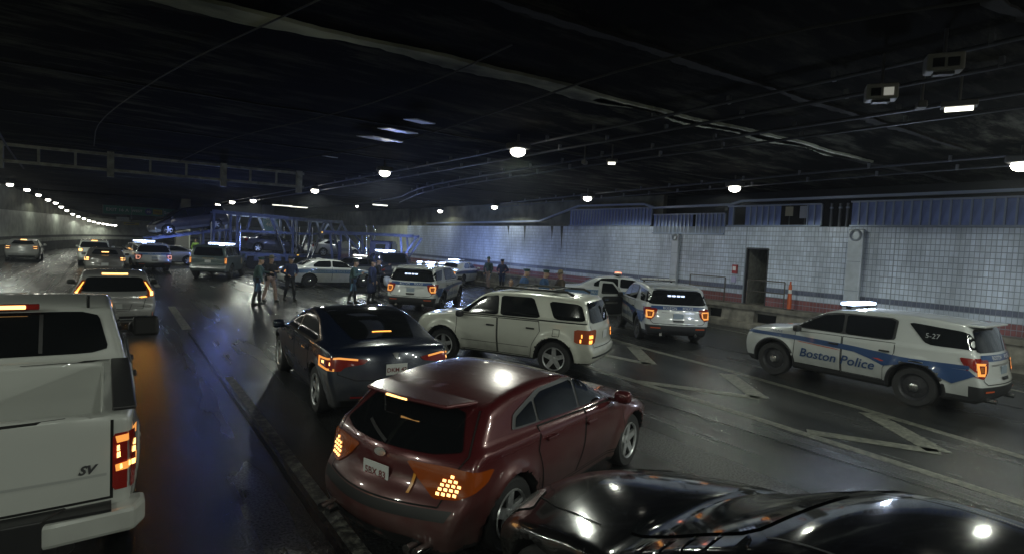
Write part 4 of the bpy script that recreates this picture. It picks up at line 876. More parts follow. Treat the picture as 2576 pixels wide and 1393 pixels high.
for k, (x, y, z, lab) in enumerate([(8.15, 3.42, 4.95, "grey box fixture with two dark windows hanging at the upper right"), (7.75, 2.62, 5.05, "second grey box fixture nearer the corner of the view")]):
    t = empty("box_fixture", (x, y, z), rad(-60), lab, "fixture"); g = mat("box fixture grey", (.22, .22, .19), .5)
    MB().box((0, 0, 0), (.36, .22, .20)).obj("case", g, t, bevel=.02)
    for sx in (-.07, .07): MB().box((sx, -.113, -.01), (.11, .012, .10)).obj("window", GLASS if sx < 0 or k else mat("lit window", (.8, .8, .7), .3, emit=.25), t)
    MB().box((0, 0, -.115), (.2, .1, .03)).obj("bracket", STEEL, t); MB().tube([(0, 0, .1), (0, 0, CEIL - z)], .02).obj("stem", STEEL, t)
for k, (x, y) in enumerate([(10.05, 11.2), (9.25, 3.35)]):
    t = empty("cctv_camera", (x, y, 4.98), rad(30), ["small housing hanging left of the small lit fixture", "small pale housing left of the slanting lit strip"][k], "camera"); MB().box((0, 0, 0), (.2, .12, .1)).obj("case", HOUS, t, bevel=.02); MB().tube([(0, 0, .05), (0, 0, CEIL - 4.98)], .02).obj("stem", HOUS, t); MB().tube([(.1, 0, 0), (.12, 0, 0)], .035).obj("lens", GLASS, t)
# shiny foil panels on the ceiling
for k, (px, py, w, h_) in enumerate([(955, 350, .9, .5), (990, 328, .55, .35), (1022, 333, .35, .3), (1055, 306, .5, .3), (830, 395, .4, .2)]):
    x, y = gnd(px, py, 5.3); t = tag(MB().box((0, 0, 0), (w, h_ * 1.6, .02)).obj("ceiling_panel", mat("shiny ceiling panel", (.5, .52, .58), .3, .3)), ["widest glinting ceiling panel left of the second lamp", "bright square ceiling panel beside the widest one", "small bluish ceiling panel", "farthest right blue ceiling panel", "isolated small ceiling glint"][k], "ceiling panel", "loose panels under the ceiling"); t.location = (x, y, 5.3); t.rotation_euler = (rad(6), 0, .2)
    light_ = None

# ================================================================= CARS
TRAFFIC = "cars queueing in the tunnel"
# --- maroon hatchback
mp = paint("maroon metallic paint", (.085, .012, .014), .25, None, .26)
c = Car('hatch', 'maroon_hatchback', "dark maroon hatchback with lit tail lamps turned across the lanes in the foreground", 'car', (3.87, 5.25, 0), rad(20), mp, .03, scale=1.0)
for sd in (1, -1):
    c.door([(.98, .34), (.98, .96), (.05, .99), (-.02, .34)], 'side', 'door', sd, (.12, .86)); c.door([(-.06, .34), (.01, .99), (-.88, 1.02), (-.93, .82), (-.80, .52), (-.72, .34)], 'side', 'door', sd, (-.72, .90))
    c.patch(rpoly([(1.0, 1.0), (.10, 1.31), (-.2, 1.355), (-.75, 1.34), (-1.22, 1.20), (-1.30, 1.07)], .08), 'side', 'window_surround', TRIM, .006, sd)
    c.patch(rpoly([(.88, 1.02), (.10, 1.285), (-.02, 1.31), (-.02, 1.03)], .07), 'side', 'side_window', GLASS, .010, sd)
    c.patch(rpoly([(-.07, 1.03), (-.07, 1.32), (-.70, 1.31), (-.84, 1.26), (-.84, 1.06)], .07), 'side', 'side_window', GLASS, .010, sd)
    c.patch(rpoly([(-.88, 1.07), (-.88, 1.26), (-1.18, 1.17), (-1.23, 1.09)], .07), 'side', 'quarter_window', GLASS, .010, sd)
    t = c.patch(rpoly([(.42, .90), (.78, .90), (1.16, .86), (1.10, .76), (.86, .66), (.66, .65), (.52, .78)], .1, 1), 40, 'tail_light', mat("orange lit lens", (.22, .035, .004), .12, 0, 1, .02, (1, .3, .02)), .010, sd)
    cells = []
    for i in range(4):
        for j in range(5 - abs(i - 1)):
            u = .68 + i * .046 + (j * .018); v = .68 + j * .036; cells.append([(u, v), (u + .028, v - .004), (u + .032, v + .018), (u + .004, v + .022)])
    c.patch(cells, 40, 'brake_cell', BRAKEHOT, .015, sd, t, step=.2)
    c.patch(rpoly([(1.75, .74), (2.15, .68), (2.16, .58), (1.9, .60)], .12), 'side', 'headlight', CLEARLENS, .010, sd)
    for k in (0, 1): MB().tube([(-2.08, sd * (.50 + .10 * k), .27), (-2.25, sd * (.50 + .10 * k), .27)], .04, 12).obj('exhaust', CHROME, c.root, smooth=40)
c.patch(rpoly([(-.54, 1.27), (.54, 1.27), (.72, 1.0), (.5, .965), (-.5, .965), (-.72, 1.0)], .07), 'rear', 'rear_window', GLASS, .010)
c.seam([(-.66, 1.28), (-.78, .98), (-.70, .80), (-.66, .60), (.66, .60), (.70, .80), (.78, .98), (.66, 1.28)], 'rear', 1, .012, 'hatch_gap', off=.006)
c.seam([(-.02, .98), (.34, 1.07)], 'rear', 1, .02, 'wiper', TRIM, .02)
c.patch([(-.78, .585), (.78, .585), (.74, .50), (-.74, .50)], 'rear', 'bumper_slot', TRIM, .006)
c.patch(rpoly([(-.07, .93), (.07, .93), (.07, .87), (-.07, .87)], .3), 'rear', 'oval_badge', CHROME, .014)
c.plate(z=.745, txt="5BX 83", m=PLATE)
c.patch([(-.405, .80), (-.38, .81), (-.37, .66), (-.395, .66)], 'rear', 'amber_marker', mat("amber marker", (.4, .15, .01), .3, emit=.06, ecol=(1, .5, .05)), .013)
c.patch(rpoly([(-.5, .34), (.5, .34), (.62, .24), (-.62, .24)], .1, 1), 'rear', 'diffuser', TRIM, .012)
sp = MB().prism([(-1.84, -.50), (-1.52, -.60), (-1.52, .60), (-1.84, .50), (-1.88, 0)], 1.315, 1.35).obj('spoiler', mp, c.root, bevel=.014)
MB().box((-1.872, .06, 1.33), (.02, .26, .016)).obj('brake_light', BRAKEHOT, sp)
MB().box((-1.82, .06, 1.30), (.02, .24, .016)).obj('brake_reflection', BRAKE, c.root) if False else None
c.patch([(-.52, 1.35), (.52, 1.35), (.62, 1.06), (-.62, 1.06)], 'front', 'windshield', GLASS, .008); c.mirrors(.72, 1.03)
c.seam([(.95, .34), (.95, .30), (-.9, .30)], 'side', -1, .012, 'sill_gap')

# --- navy fastback
bp_ = paint("navy paint", (.008, .014, .035), .2, None, .24)
c = Car('fastback', 'navy_fastback', "dark navy fastback sedan with outlined glowing tail lamps behind the maroon hatchback", 'car', (3.60, 10.25, 0), rad(87), bp_, .03, scale=1.06, group=TRAFFIC)
for sd in (1, -1):
    c.door([(.98, .32), (1.0, .95), (.0, .98), (-.05, .32)], 'side', 'door', sd, (.14, .84), CHROME); c.door([(-.09, .32), (-.04, .98), (-1.05, .98), (-1.0, .62), (-.9, .32)], 'side', 'door', sd, (-.85, .86), CHROME)
    w = rpoly([(1.05, 1.0), (.25, 1.30), (-.3, 1.365), (-.9, 1.30), (-1.42, 1.10), (-1.36, 1.03)], .1)
    c.patch(rpoly([(1.10, .985), (.25, 1.32), (-.3, 1.385), (-.92, 1.315), (-1.50, 1.09), (-1.40, 1.01)], .1), 'side', 'window_chrome', mat("warm chrome", (.42, .33, .26), .2, .9), .005, sd)
    c.patch([(.98, 1.01), (.2, 1.29), (-.02, 1.335), (.02, 1.015)], 'side', 'side_window', GLASS, .009, sd)
    c.patch(rpoly([(-.05, 1.015), (-.08, 1.34), (-.45, 1.345), (-.92, 1.28), (-1.38, 1.09), (-1.30, 1.035)], .06), 'side', 'side_window', GLASS, .009, sd)
    c.patch(rpoly([(1.75, .72), (2.2, .66), (2.25, .56), (1.95, .58)], .12), 'side', 'headlight', CLEARLENS, .010, sd)
    t = c.patch(rpoly([(.36, .90), (.75, .93), (1.18, .90), (1.10, .78), (.72, .74), (.66, .80), (.42, .84)], .12, 1), 30, 'tail_light', REDLENS, .009, sd)
    c.patch([[(.50, .91), (.75, .93), (1.10, .90), (1.09, .875), (.75, .905), (.50, .885)], [(1.07, .90), (1.10, .90), (1.10, .78), (1.07, .78)], [(.80, .775), (1.10, .79), (1.10, .76), (.80, .745)]], 30, 'glow_outline', TAILGLOW, .014, sd, t, step=.1)
    c.patch([(.86, .86), (1.02, .86), (1.02, .825), (.86, .82)], 30, 'brake_lamp', BRAKEHOT, .015, sd, t, step=.2)
c.patch(rpoly([(.55, .58), (-.25, .64), (-1.2, .57), (-1.80, .46), (-1.80, -.46), (-1.2, -.57), (-.25, -.64), (.55, -.58)], .06), 'top', 'glass_roof', GLASS, .006)
c.patch([(-1.60, -.16), (-1.60, .14), (-1.63, .14), (-1.63, -.16)], 'top', 'brake_light', BRAKE, .012)
c.seam([(-.80, .96), (-.78, .70), (-.55, .62), (.55, .62), (.78, .70), (.80, .96)], 'rear', 1, .010, 'trunk_gap', off=.006)
c.plate(z=.76, txt="DKM 42"); c.patch([(-.05, .98), (.05, .98), (.01, .90), (-.01, .90)], 'rear', 'emblem', CHROME, .010)
c.patch([(-.75, .34), (.75, .34), (.7, .24), (-.7, .24)], 'rear', 'diffuser', TRIM, .010); c.mirrors(.82, .99)
for sd in (1, -1): c.patch([(.45, .40), (.62, .40), (.62, .375), (.45, .375)], 'rear', 'reflector', mat("dim reflector", (.3, .02, .02), .3), .012, sd)

# --- silver utility vehicle
sp_ = paint("silver beige paint", (.64, .65, .58), .12, None, .32)
c = Car('escape', 'silver_suv', "silver utility vehicle with black roof rails standing across the lanes", 'car', (7.72, 10.78, 0), rad(121), sp_, .03, group=TRAFFIC, scale=1.03)
for sd in (1, -1):
    c.door([(.98, .36), (.98, 1.07), (.02, 1.09), (.0, .36)], 'side', 'door', sd, (.15, .93), TRIM); c.door([(-.04, .36), (-.02, 1.09), (-.95, 1.10), (-.98, .9), (-.82, .62), (-.78, .36)], 'side', 'door', sd, (-.78, .95), TRIM)
    c.patch(rpoly([(.92, 1.15), (.40, 1.52), (.03, 1.57), (.0, 1.15)], .08), 'side', 'side_window', GLASS, .010, sd)
    c.patch(rpoly([(-.05, 1.15), (-.03, 1.57), (-.78, 1.58), (-.98, 1.17)], .08), 'side', 'side_window', GLASS, .010, sd)
    c.patch(rpoly([(-1.12, 1.54), (-1.82, 1.52), (-1.95, 1.18), (-1.28, 1.17)], .12), 'side', 'quarter_window', GLASS, .010, sd)
    c.seam([(.95, 1.125), (-1.98, 1.14)], 'side', sd, .022, 'belt_moulding', TRIM, .008)
    c.seam([(.85, .55), (-.75, .55)], 'side', sd, .015, 'lower_moulding', mat("grey seam", (.12, .12, .11), .5), .010)
    t = c.patch(rpoly([(.55, 1.02), (1.06, 1.02), (1.06, .74), (.62, .74)], .1, 1), 45, 'tail_light', mat("orange red lens", (.30, .05, .02), .12, 0, 1, .02, (1, .35, .1)), .010, sd)
    c.patch([[(.70, .92), (.95, .93), (.95, .86), (.70, .85)], [(.72, .82), (.97, .83), (.97, .76), (.74, .75)]], 45, 'brake_lamp', BRAKE, .015, sd, t, step=.2)
    c.patch(rpoly([(1.9, .98), (2.14, .92), (2.18, .76), (2.02, .78)], .12), 'side', 'headlight', CLEARLENS, .010, sd); c.patch([(2.1, .9), (2.16, .88), (2.17, .80), (2.12, .80)], 'side', 'side_marker', AMBERLENS, .014, sd)
    rl = MB().tube([(.25, sd * .60, 1.66), (.15, sd * .60, 1.735), (-1.45, sd * .60, 1.735), (-1.60, sd * .60, 1.67)], .028, 8).obj('roof_rail', TRIM, c.root, smooth=40)
    if sd == 1: c.seam([(-1.28, .98), (-1.28, .84), (-1.42, .84), (-1.42, .98), (-1.28, .98)], 'side', 1, .01, 'fuel_door_gap', off=.008)
for x in (-.25, -1.1): MB().box((x, 0, 1.745), (.09, 1.2, .03)).obj('cross_bar', TRIM, c.root, bevel=.008)
c.patch(rpoly([(-.62, 1.55), (.62, 1.55), (.72, 1.14), (-.72, 1.14)], .08), 'rear', 'rear_window', GLASS, .010); c.seam([(-.75, 1.1), (-.70, .66), (.70, .66), (.75, 1.1)], 'rear', 1, .012, 'tailgate_gap', off=.006)
c.plate(z=.88); c.patch([(-.56, 1.5), (.56, 1.5), (.68, 1.22), (-.68, 1.22)], 'front', 'windshield', GLASS, .008); c.mirrors(.86, 1.12, TRIM)
c.patch([(-.8, .50), (.8, .50), (.8, .46), (-.8, .46)], 'rear', 'bumper_step', TRIM, .008)
MB().tube([(-.9, -.3, 1.67), (-1.05, -.3, 1.75)], .008, 6).obj('antenna', TRIM, c.root)

# --- white pickup
wp_ = paint("white pickup paint", (.42, .43, .41), 0, None, .3)
c = Car('pickup', 'white_pickup', "white pickup truck seen from behind at the lower left with amber brake lamps", 'truck', (-.84, 7.80, 0), rad(90.5), wp_, .03, group=TRAFFIC)
for sd in (1, -1):
    c.door([(1.2, .45), (1.2, 1.30), (.25, 1.32), (.25, .45)], 'side', 'door', sd, (.4, 1.15), TRIM); c.door([(.21, .45), (.21, 1.32), (-.74, 1.33), (-.74, .45)], 'side', 'door', sd, (-.6, 1.17), TRIM)
    c.patch(rpoly([(1.25, 1.42), (.85, 1.76), (.25, 1.84), (.25, 1.40)], .08), 'side', 'side_window', GLASS, .010, sd); c.patch(rpoly([(.20, 1.40), (.20, 1.84), (-.62, 1.82), (-.70, 1.42)], .08), 'side', 'side_window', GLASS, .010, sd)
    t = c.patch(rpoly([(.815, 1.22), (1.06, 1.22), (1.06, .80), (.815, .80)], .06, 1), 'rear', 'tail_light', REDLENS, .012, sd)
    t2 = c.patch(rpoly([(-2.70, 1.22), (-2.90, 1.22), (-2.90, .80), (-2.78, .80)], .06, 1), 'side', 'tail_light_side', REDLENS, .012, sd)
    c.patch([[(.83, 1.20), (.955, 1.21), (.95, 1.16), (.84, 1.15)], [(.83, .99), (.955, 1.01), (.95, .95), (.835, .94)]], 'rear', 'glow_bar', TAILGLOW, .018, sd, t, step=.1)
    c.patch([[(.84, 1.13), (.94, 1.14), (.94, 1.10), (.84, 1.09)], [(.84, 1.08), (.94, 1.09), (.94, 1.05), (.84, 1.04)], [(.86, .99), (.94, 1.0), (.94, .96), (.86, .955)]], 'rear', 'brake_lamp', BRAKEHOT, .022, sd, t, step=.2)
    MB().box((-1.9, sd * .885, 1.40), (1.88, .15, .03)).obj('bed_rail_cap', TRIM, c.root, bevel=.01)
    pass
c.door([(-.80, .76), (-.80, 1.345), (.80, 1.345), (.80, .76)], 'rear', 'tailgate', 1, gap=.02)
c.patch([(-.80, 1.385), (.80, 1.385), (.80, 1.35), (-.80, 1.35)], 'rear', 'tailgate_cap', TRIM, .014)
c.patch([(-.14, 1.20), (.14, 1.20), (.11, 1.11), (-.11, 1.11)], 'rear', 'tailgate_handle', TRIM, .014)
c.seam([(-.78, .93), (.78, .93)], 'rear', 1, .02, 'tailgate_crease_shade', mat("crease shade", (.30, .31, .30), .4), .010)  # flat darker strip, the crease's shade put into its colour
c.text("SV", 'rear', -1, (.66, .98), .085, mat("badge grey", (.08, .08, .085), .3, .5), .35, 'badge', .014, .004)
bm_ = MB(); bm_.prism([(-2.98, -.95), (-2.84, -1.02), (-2.70, -1.02), (-2.70, 1.02), (-2.84, 1.02), (-2.98, .95), (-3.02, .5), (-3.02, -.5)], .52, .70)
bump = bm_.obj('rear_bumper', wp_, c.root, bevel=.03)
MB().prism([(-3.03, -.42), (-2.80, -.60), (-2.80, .60), (-3.03, .42)], .505, .735).obj('bumper_pad', TRIM, bump, bevel=.01)
MB().box((-2.9, 0, .715), (.22, 1.62, .02)).obj('bumper_tread', TRIM, bump)
MB().box((-3.04, 0, .60), (.012, .31, .16)).obj('licence_plate', PLATE, bump, bevel=.004)
MB().prism([(-2.92, -.5), (-2.75, -.6), (-2.75, .6), (-2.92, .5)], .36, .50).obj('hitch', TRIM, bump, bevel=.02)
rw = c.patch(rpoly([(-.70, 1.86), (.70, 1.86), (.80, 1.46), (-.80, 1.46)], .1), 'rear', 'rear_window', GLASS, .010)
for y in (-.26, .26): c.seam([(y, 1.84), (y, 1.48)], 'rear', 1, .03, 'window_divider', TRIM, .014)
MB().box((-.80, 0, 1.925), (.05, .50, .055)).obj('brake_housing', REDLENS, c.root, bevel=.012); MB().box((-.83, 0, 1.925), (.02, .30, .035)).obj('brake_light', BRAKEHOT, c.root, bevel=.006)
MB().tube([(-.70, -.62, 1.90), (-.78, -.62, 2.02)], .014, 6).obj('antenna', TRIM, c.root)
c.mirrors(1.18, 1.40, TRIM); 
for sd in (1, -1): MB().box((1.12, sd * 1.20, 1.42), (.10, .30, .26)).obj('tow_mirror', TRIM, c.root, bevel=.04)

# --- silver hatchback ahead of the pickup
sh = paint("silver grey paint", (.27, .27, .27), .35, None, .3)
c = Car('hatch2', 'silver_hatchback', "silver hatchback with tall amber tail lamps directly ahead of the white pickup", 'car', (-.0, 19.7, 0), rad(90.5), sh, .032, group=TRAFFIC)
for sd in (1, -1):
    c.patch(rpoly([(.9, 1.06), (.12, 1.40), (-.8, 1.43), (-1.3, 1.30), (-1.35, 1.12)], .08), 'side', 'side_window', GLASS, .008, sd)
    t = c.patch(rpoly([(.60, 1.30), (.68, 1.32), (.84, 1.06), (.86, .90), (.62, .86), (.42, .86), (.72, .96)], .08, 1), 'rear', 'tail_light', mat("orange lit lens", (.35, .06, .005), .12), .010, sd)
    c.patch([[(.635, 1.27), (.66, 1.27), (.80, 1.04), (.82, .92), (.76, .92), (.76, 1.02)]], 'rear', 'tail_glow', BRAKE, .015, sd, t, step=.15)
    c.patch([[(.76, 1.03), (.815, 1.03), (.825, .93), (.765, .92)]], 'rear', 'brake_lamp', BRAKEHOT, .018, sd, t, step=.2); c.patch([(.5, .90), (.66, .92), (.7, .89), (.56, .872)], 'rear', 'lower_glow', BRAKE, .015, sd, t, step=.2)
    c.patch([(.80, .50), (.83, .50), (.83, .38), (.80, .38)], 'rear', 'reflector', mat("reflector", (.5, .08, .02), .3), .012, sd)
c.patch(rpoly([(-.58, 1.39), (.58, 1.39), (.74, 1.04), (-.74, 1.04)], .08), 'rear', 'rear_window', GLASS, .010)
c.patch([(-.28, 1.475), (.28, 1.475), (.28, 1.445), (-.28, 1.445)], 'rear', 'brake_light', BRAKEHOT, .014)
c.patch([(-.58, .905), (.58, .905), (.52, .875), (-.52, .875)], 'rear', 'chrome_trim', CHROME, .012)
c.seam([(-.66, .84), (-.60, .60), (.60, .60), (.66, .84)], 'rear', 1, .014, 'hatch_gap', off=.008); c.seam([(-.36, .72), (-.3, .56), (.3, .56), (.36, .72)], 'rear', 1, .012, 'plate_recess', off=.008)
c.plate(z=.66, m=mat("dim plate", (.33, .34, .33), .4)); c.patch([(-.70, .42), (.70, .42), (.66, .30), (-.66, .30)], 'rear', 'lower_bumper', TRIM, .012); c.patch([(-.6, .36), (.6, .36), (.58, .33), (-.58, .33)], 'rear', 'skid_strip', ALLOY, .016)
c.mirrors(.74, 1.06, TRIM); MB().tube([(-1.5, 0, 1.49), (-1.62, 0, 1.56)], [.02, .006], 6).obj('antenna', TRIM, c.root)

def simple_car(kind, name, label, loc, heading, p, brake=BRAKEHOT, lampz=.86, lampy=.70, lw=.14, lh=.10, high=(0, 1.10), group=TRAFFIC, cat='car', pitch=0, lit=True, wheel='alloy', win=None, backwin=None, scale=1.0, h=.05, hl=None):
    c = Car(kind, name, label, cat, loc, heading, p, h, group, scale, wheel, pitch)
    b = SPECS[kind]['belt']; zt = max(q[1] for q in SPECS[kind]['prof'])
    W = {'sedan': ([(.98, b + .04), (.26, zt - .11), (-.12, zt - .08), (-.12, b + .05)], [(-.17, b + .05), (-.17, zt - .08), (-.6, zt - .08), (-1.25, b + .19), (-1.32, b + .08)]),
         'crown': ([(1.1, b + .05), (.42, zt - .12), (-.12, zt - .08), (-.12, b + .06)], [(-.20, b + .06), (-.20, zt - .08), (-.82, zt - .10), (-1.10, b + .20), (-1.12, b + .07)]),
         'tahoe': ([(1.05, b + .06), (.55, zt - .18), (.05, zt - .13), (.05, b + .06)], [(-.02, b + .06), (-.02, zt - .13), (-.95, zt - .12), (-.98, b + .07)], [(-1.1, b + .07), (-1.08, zt - .12), (-2.2, zt - .14), (-2.3, b + .08)]),
         'minivan': ([(1.3, b + .06), (.5, zt - .14), (.2, zt - .11), (.2, b + .06)], [(.12, b + .06), (.12, zt - .11), (-.85, zt - .11), (-.88, b + .07)], [(-.98, b + .07), (-.98, zt - .11), (-2.0, zt - .14), (-2.15, b + .08)]),
         'escape': ([(.92, 1.15), (.40, 1.52), (.03, 1.57), (.0, 1.15)], [(-.05, 1.15), (-.03, 1.57), (-.78, 1.58), (-.98, 1.17)], [(-1.12, 1.54), (-1.82, 1.52), (-1.95, 1.18), (-1.28, 1.17)]),
         'coupe': ([(1.0, 1.0), (.2, 1.27), (-.1, 1.31), (-.1, 1.0)], [(-.16, 1.0), (-.16, 1.31), (-.6, 1.30), (-1.2, 1.12), (-1.2, 1.02)])}[kind]
    for sd in (1, -1):
        for w in W: c.patch(rpoly(w, .09), 'side', 'side_window', GLASS, .010, sd)
        rx = min(q[0] for q in SPECS[kind]['prof'])
        t = c.patch(rpoly([(lampy - lw, lampz + lh), (lampy + lw, lampz + lh), (lampy + lw, lampz - lh), (lampy - lw * .8, lampz - lh)], .1, 1), 'rear', 'tail_light', REDLENS, .010, sd)
        if lit: c.patch([(lampy - lw * .7, lampz + lh * .7), (lampy + lw * .7, lampz + lh * .7), (lampy + lw * .7, lampz - lh * .7), (lampy - lw * .6, lampz - lh * .7)], 'rear', 'brake_lamp', brake, .016, sd, t, step=.2)
        fx = max(q[0] for q in SPECS[kind]['prof'])
        c.patch(rpoly([(.45, .78 if zt < 1.6 else 1.02), (.74, .78 if zt < 1.6 else 1.02), (.78, .64 if zt < 1.6 else .84), (.48, .64 if zt < 1.6 else .84)], .1), 'front', 'headlight', hl or CLEARLENS, .010, sd)
    if kind == 'coupe': c.patch(rpoly([(.98, .62), (.22, .50), (.22, -.50), (.98, -.62)], .08), 'top', 'windshield', GLASS, .008)
    else: c.patch([(-.50, zt - .12), (.50, zt - .12), (.62, b + .10), (-.62, b + .10)], 'front', 'windshield', GLASS, .008)
    if kind in ('tahoe', 'minivan', 'escape'): c.patch(rpoly([(-.66, zt - .16), (.66, zt - .16), (.78, b + .06), (-.78, b + .06)], .07), 'rear', 'rear_window', GLASS, .010)
    else: c.patch(rpoly([(-.46, zt - .11), (.46, zt - .11), (.62, b + .13), (-.62, b + .13)], .07), 'rear', 'rear_window', GLASS, .010)
    if lit and high: c.patch([(-.16, high[1] + .02), (.16, high[1] + .02), (.16, high[1] - .02), (-.16, high[1] - .02)], 'rear', 'brake_light', brake, .018)
    c.plate(z=.62 if kind != 'tahoe' else .98)
    c.patch([(-.7, .38), (.7, .38), (.66, .30), (-.66, .30)], 'rear', 'lower_bumper', TRIM, .010); c.patch(rpoly([(-.4, .62), (.4, .62), (.36, .45), (-.36, .45)], .1), 'front', 'grille', TRIM, .010)
    if kind != 'coupe': c.mirrors(W[0][0][0] - .12, b + .06)
    for sd in (1, -1):
        c.seam([(W[0][0][0] - .02, .36), (W[0][0][0], b)], 'side', sd, .014, 'door_gap'); c.seam([(W[0][-1][0] - .02, .36), (W[0][-1][0] - .02, b + .05)], 'side', sd, .014, 'door_gap')
    return c
simple_car('sedan', 'silver_sedan', "pale silver sedan alone in the far left lane with two amber brake lamps", (-5.15, 52.2, 0), rad(91), paint("pale silver paint", (.36, .36, .35), .3), high=(0, 1.40), lampz=.92)
simple_car('sedan', 'grey_sedan', "dark grey sedan with lit high brake lamp just ahead of the silver hatchback", (-.42, 39.5, 0), rad(90), paint("grey paint", (.14, .135, .13), .3), high=(0, 1.22), lampz=.90, lampy=.78)
simple_car('escape', 'small_suv', "silver small utility vehicle half hidden by the dark grey sedan", (-1.1, 48.5, 0), rad(90), paint("silver beige paint", (.29, .29, .26), .3), high=(0, 1.62), lampz=1.0, lampy=.72)

for cx, cy, z, w_ in ((.62, 17.35, 1.0, 9), (.13, 4.75, 1.0, 1.5), (-.42, 36.9, .95, 15)):
    g = [o for o in bpy.data.objects if o.name == {17.35: 'silver_hatchback', 4.75: 'white_pickup', 36.9: 'grey_sedan'}[cy]][0]
    l = light("brake_lamp_light", g, (0, 0, 0), w_, (1, .42, .06), .05, 'SPOT'); l.data.spot_size = rad(60); l.data.spot_blend = .6; l.parent = g; l.matrix_parent_inverse = (Matrix.Translation(g.location) @ g.rotation_euler.to_matrix().to_4x4()).inverted(); l.location = (cx, cy - .12, z); l.rotation_euler = (rad(-68), 0, 0)
# --- police vehicles
explorer("white police utility vehicle with blue band seen from behind, centre of the scene", (10.75, 21.2, 0), rad(47), 'city', "Boston Police", True, BAR_W * 1.6, (.35, .5, 1), h=.032, on=(0, 2, 3, 5))
m2 = explorer("white police utility vehicle with unlit light bar and open front door near the walkway", (15.1, 12.75, 0), rad(55), 'city', "Boston Police", False, 0, h=.032)
explorer("white police utility vehicle with blazing light bar in front of the tiled wall", (13.66, 5.67, 0), rad(90), 'city', "Boston Police", True, BAR_W * 1.3, (.72, .82, 1), h=.03, rearled=False)
explorer("white police utility vehicle with lit blue light bar far down the lanes, pinkish tail lamps", (1.55, 42.6, 0), rad(100), 'state', "STATE POLICE", True, BAR_W * .7, h=.045, tail='pink', rearled=False, name='police_suv')
# open front door of the second one: hinge at the front pillar
dm = MB(); ang = rad(62); hx, hy = 1.02, .97
def dpt(u, v, z): return (hx - u * math.cos(ang) + v * math.sin(ang), hy + u * math.sin(ang) + v * math.cos(ang), z)
out = rpoly([(0, .42), (0, 1.20), (.48, 1.62), (1.02, 1.66), (1.08, 1.1), (.98, .42)], .08)
def slab(poly, v0, v1, m, name, parent):
    n = len(poly); V = [dpt(u, v0, z) for u, z in poly] + [dpt(u, v1, z) for u, z in poly]
    return MB().add(V, [tuple(range(n))[::-1], tuple(range(n, 2 * n))] + [(i, (i + 1) % n, n + (i + 1) % n, n + i) for i in range(n)]).obj(name, m, parent)
od = slab(out, .0, .07, m2.pm, 'door', m2.root); od["label"] = "open front door"
slab(rpoly([(.06, .48), (.06, 1.12), (.94, 1.12), (.90, .48)], .08), -.05, -.002, TRIM, 'door_lining', od); slab(rpoly([(.14, 1.20), (.50, 1.56), (.94, 1.58), (.98, 1.20)], .07), -.008, .078, GLASS, 'door_glass', od)
slab([(.3, .86), (.3, .92), (.8, .92), (.8, .86)], -.09, -.052, mat("armrest grey", (.10, .10, .09), .6), 'armrest', od); slab([(.7, .98), (.7, 1.02), (.86, 1.02), (.86, .98)], -.075, -.052, CHROME, 'inner_handle', od)

def police_sedan(label, loc, heading, barlit, watts, col, text=True, h=.04, on=None, barm=BLUELAMP, p=None, n=6, stripe=SBLUE, scale=1.0):
    p = p or paint("state police white", (.60, .62, .63), 0, None, .3)
    c = simple_car('crown', 'police_sedan', label, loc, heading, p, TAILGLOW, .84, .78, .10, .09, None, "police sedans in the tunnel", 'police car', wheel='steel', h=h, scale=scale)
    for sd in (1, -1):
        c.patch([(2.3, .86), (2.35, .72), (-2.55, .76), (-2.5, .88), (-1.8, .94), (1.2, .93)], 'side', 'side_stripe', stripe, .009, sd)
        if text: c.text("MASSACHUSETTS  STATE POLICE", 'side', sd, (-.05, .845), .155, mat("stripe lettering", (.30, .38, .45), .4), 0, 'side_lettering', .018, .002, 1.0)
        c.patch(rpoly([(2.35, .80), (2.6, .76), (2.62, .66), (2.4, .66)], .1), 'side', 'side_marker', AMBERLENS, .014, sd)
    c.lightbar(-.25, w=1.1, lit=barm if barlit else CLEARLENS, watts=watts, col=col, nmod=n, on=on) if barlit is not None else MB().lathe([(.16, 0), (.15, .03), (.001, .05)], 14, c=(-.6, 0, 1.475)).obj('roof_antenna', CLEARLENS, c.root, smooth=40)
    c.seam([(-.16, 1.05), (-.16, .40)], 'side', -1, .012, 'door_gap')
    return c
police_sedan("white state police sedan with blue side stripe parked side-on behind the officers", (9.65, 31.0, 0), rad(-1), None, 0, None, h=.035)
police_sedan("white police sedan with glowing red roof lamp, half hidden by the silver utility vehicle", (18.2, 17.3, 0), rad(-47), True, 2.5, (1, .25, .12), on=(2, 3), barm=REDLAMP, h=.04, scale=1.1)
police_sedan("dark police sedan with a long white roof bar behind the white state police sedan", (12.6, 35.0, 0), rad(-160), True, BAR_W * .5, (.6, .7, 1), False, p=paint("dark police paint", (.02, .025, .05), .1), barm=WHITELAMP, stripe=mat("pale door", (.3, .33, .36), .4))
police_sedan("distant white police sedan with blue and red roof lamps by the far barrier", (18.6, 32.6, 0), rad(38), True, BAR_W * 1.5, (.35, .5, 1), False, on=(2, 3, 4, 5), stripe=BLUE)
dark = paint("dark blue van paint", (.015, .02, .05), .2)
c = simple_car('tahoe', 'dark_police_van', "dark blue police utility vehicle with blazing blue roof lamp in front of the second carrier", (14.6, 35.2, 0), rad(80), dark, lit=False, cat='police car', group="dark police vehicles", wheel='steel')
c.lightbar(.2, w=1.3, watts=BAR_W * 2.6, col=(.32, .44, 1), nmod=5)
c = simple_car('tahoe', 'police_utility', "grey green police utility vehicle with blazing blue light bar left of the officers", (5.2, 37.9, 0), rad(68), paint("grey green paint", (.07, .10, .105), .15), TAILGLOW, 1.02, .90, .06, .20, None, "dark police vehicles", 'police car', h=.04, wheel='steel')
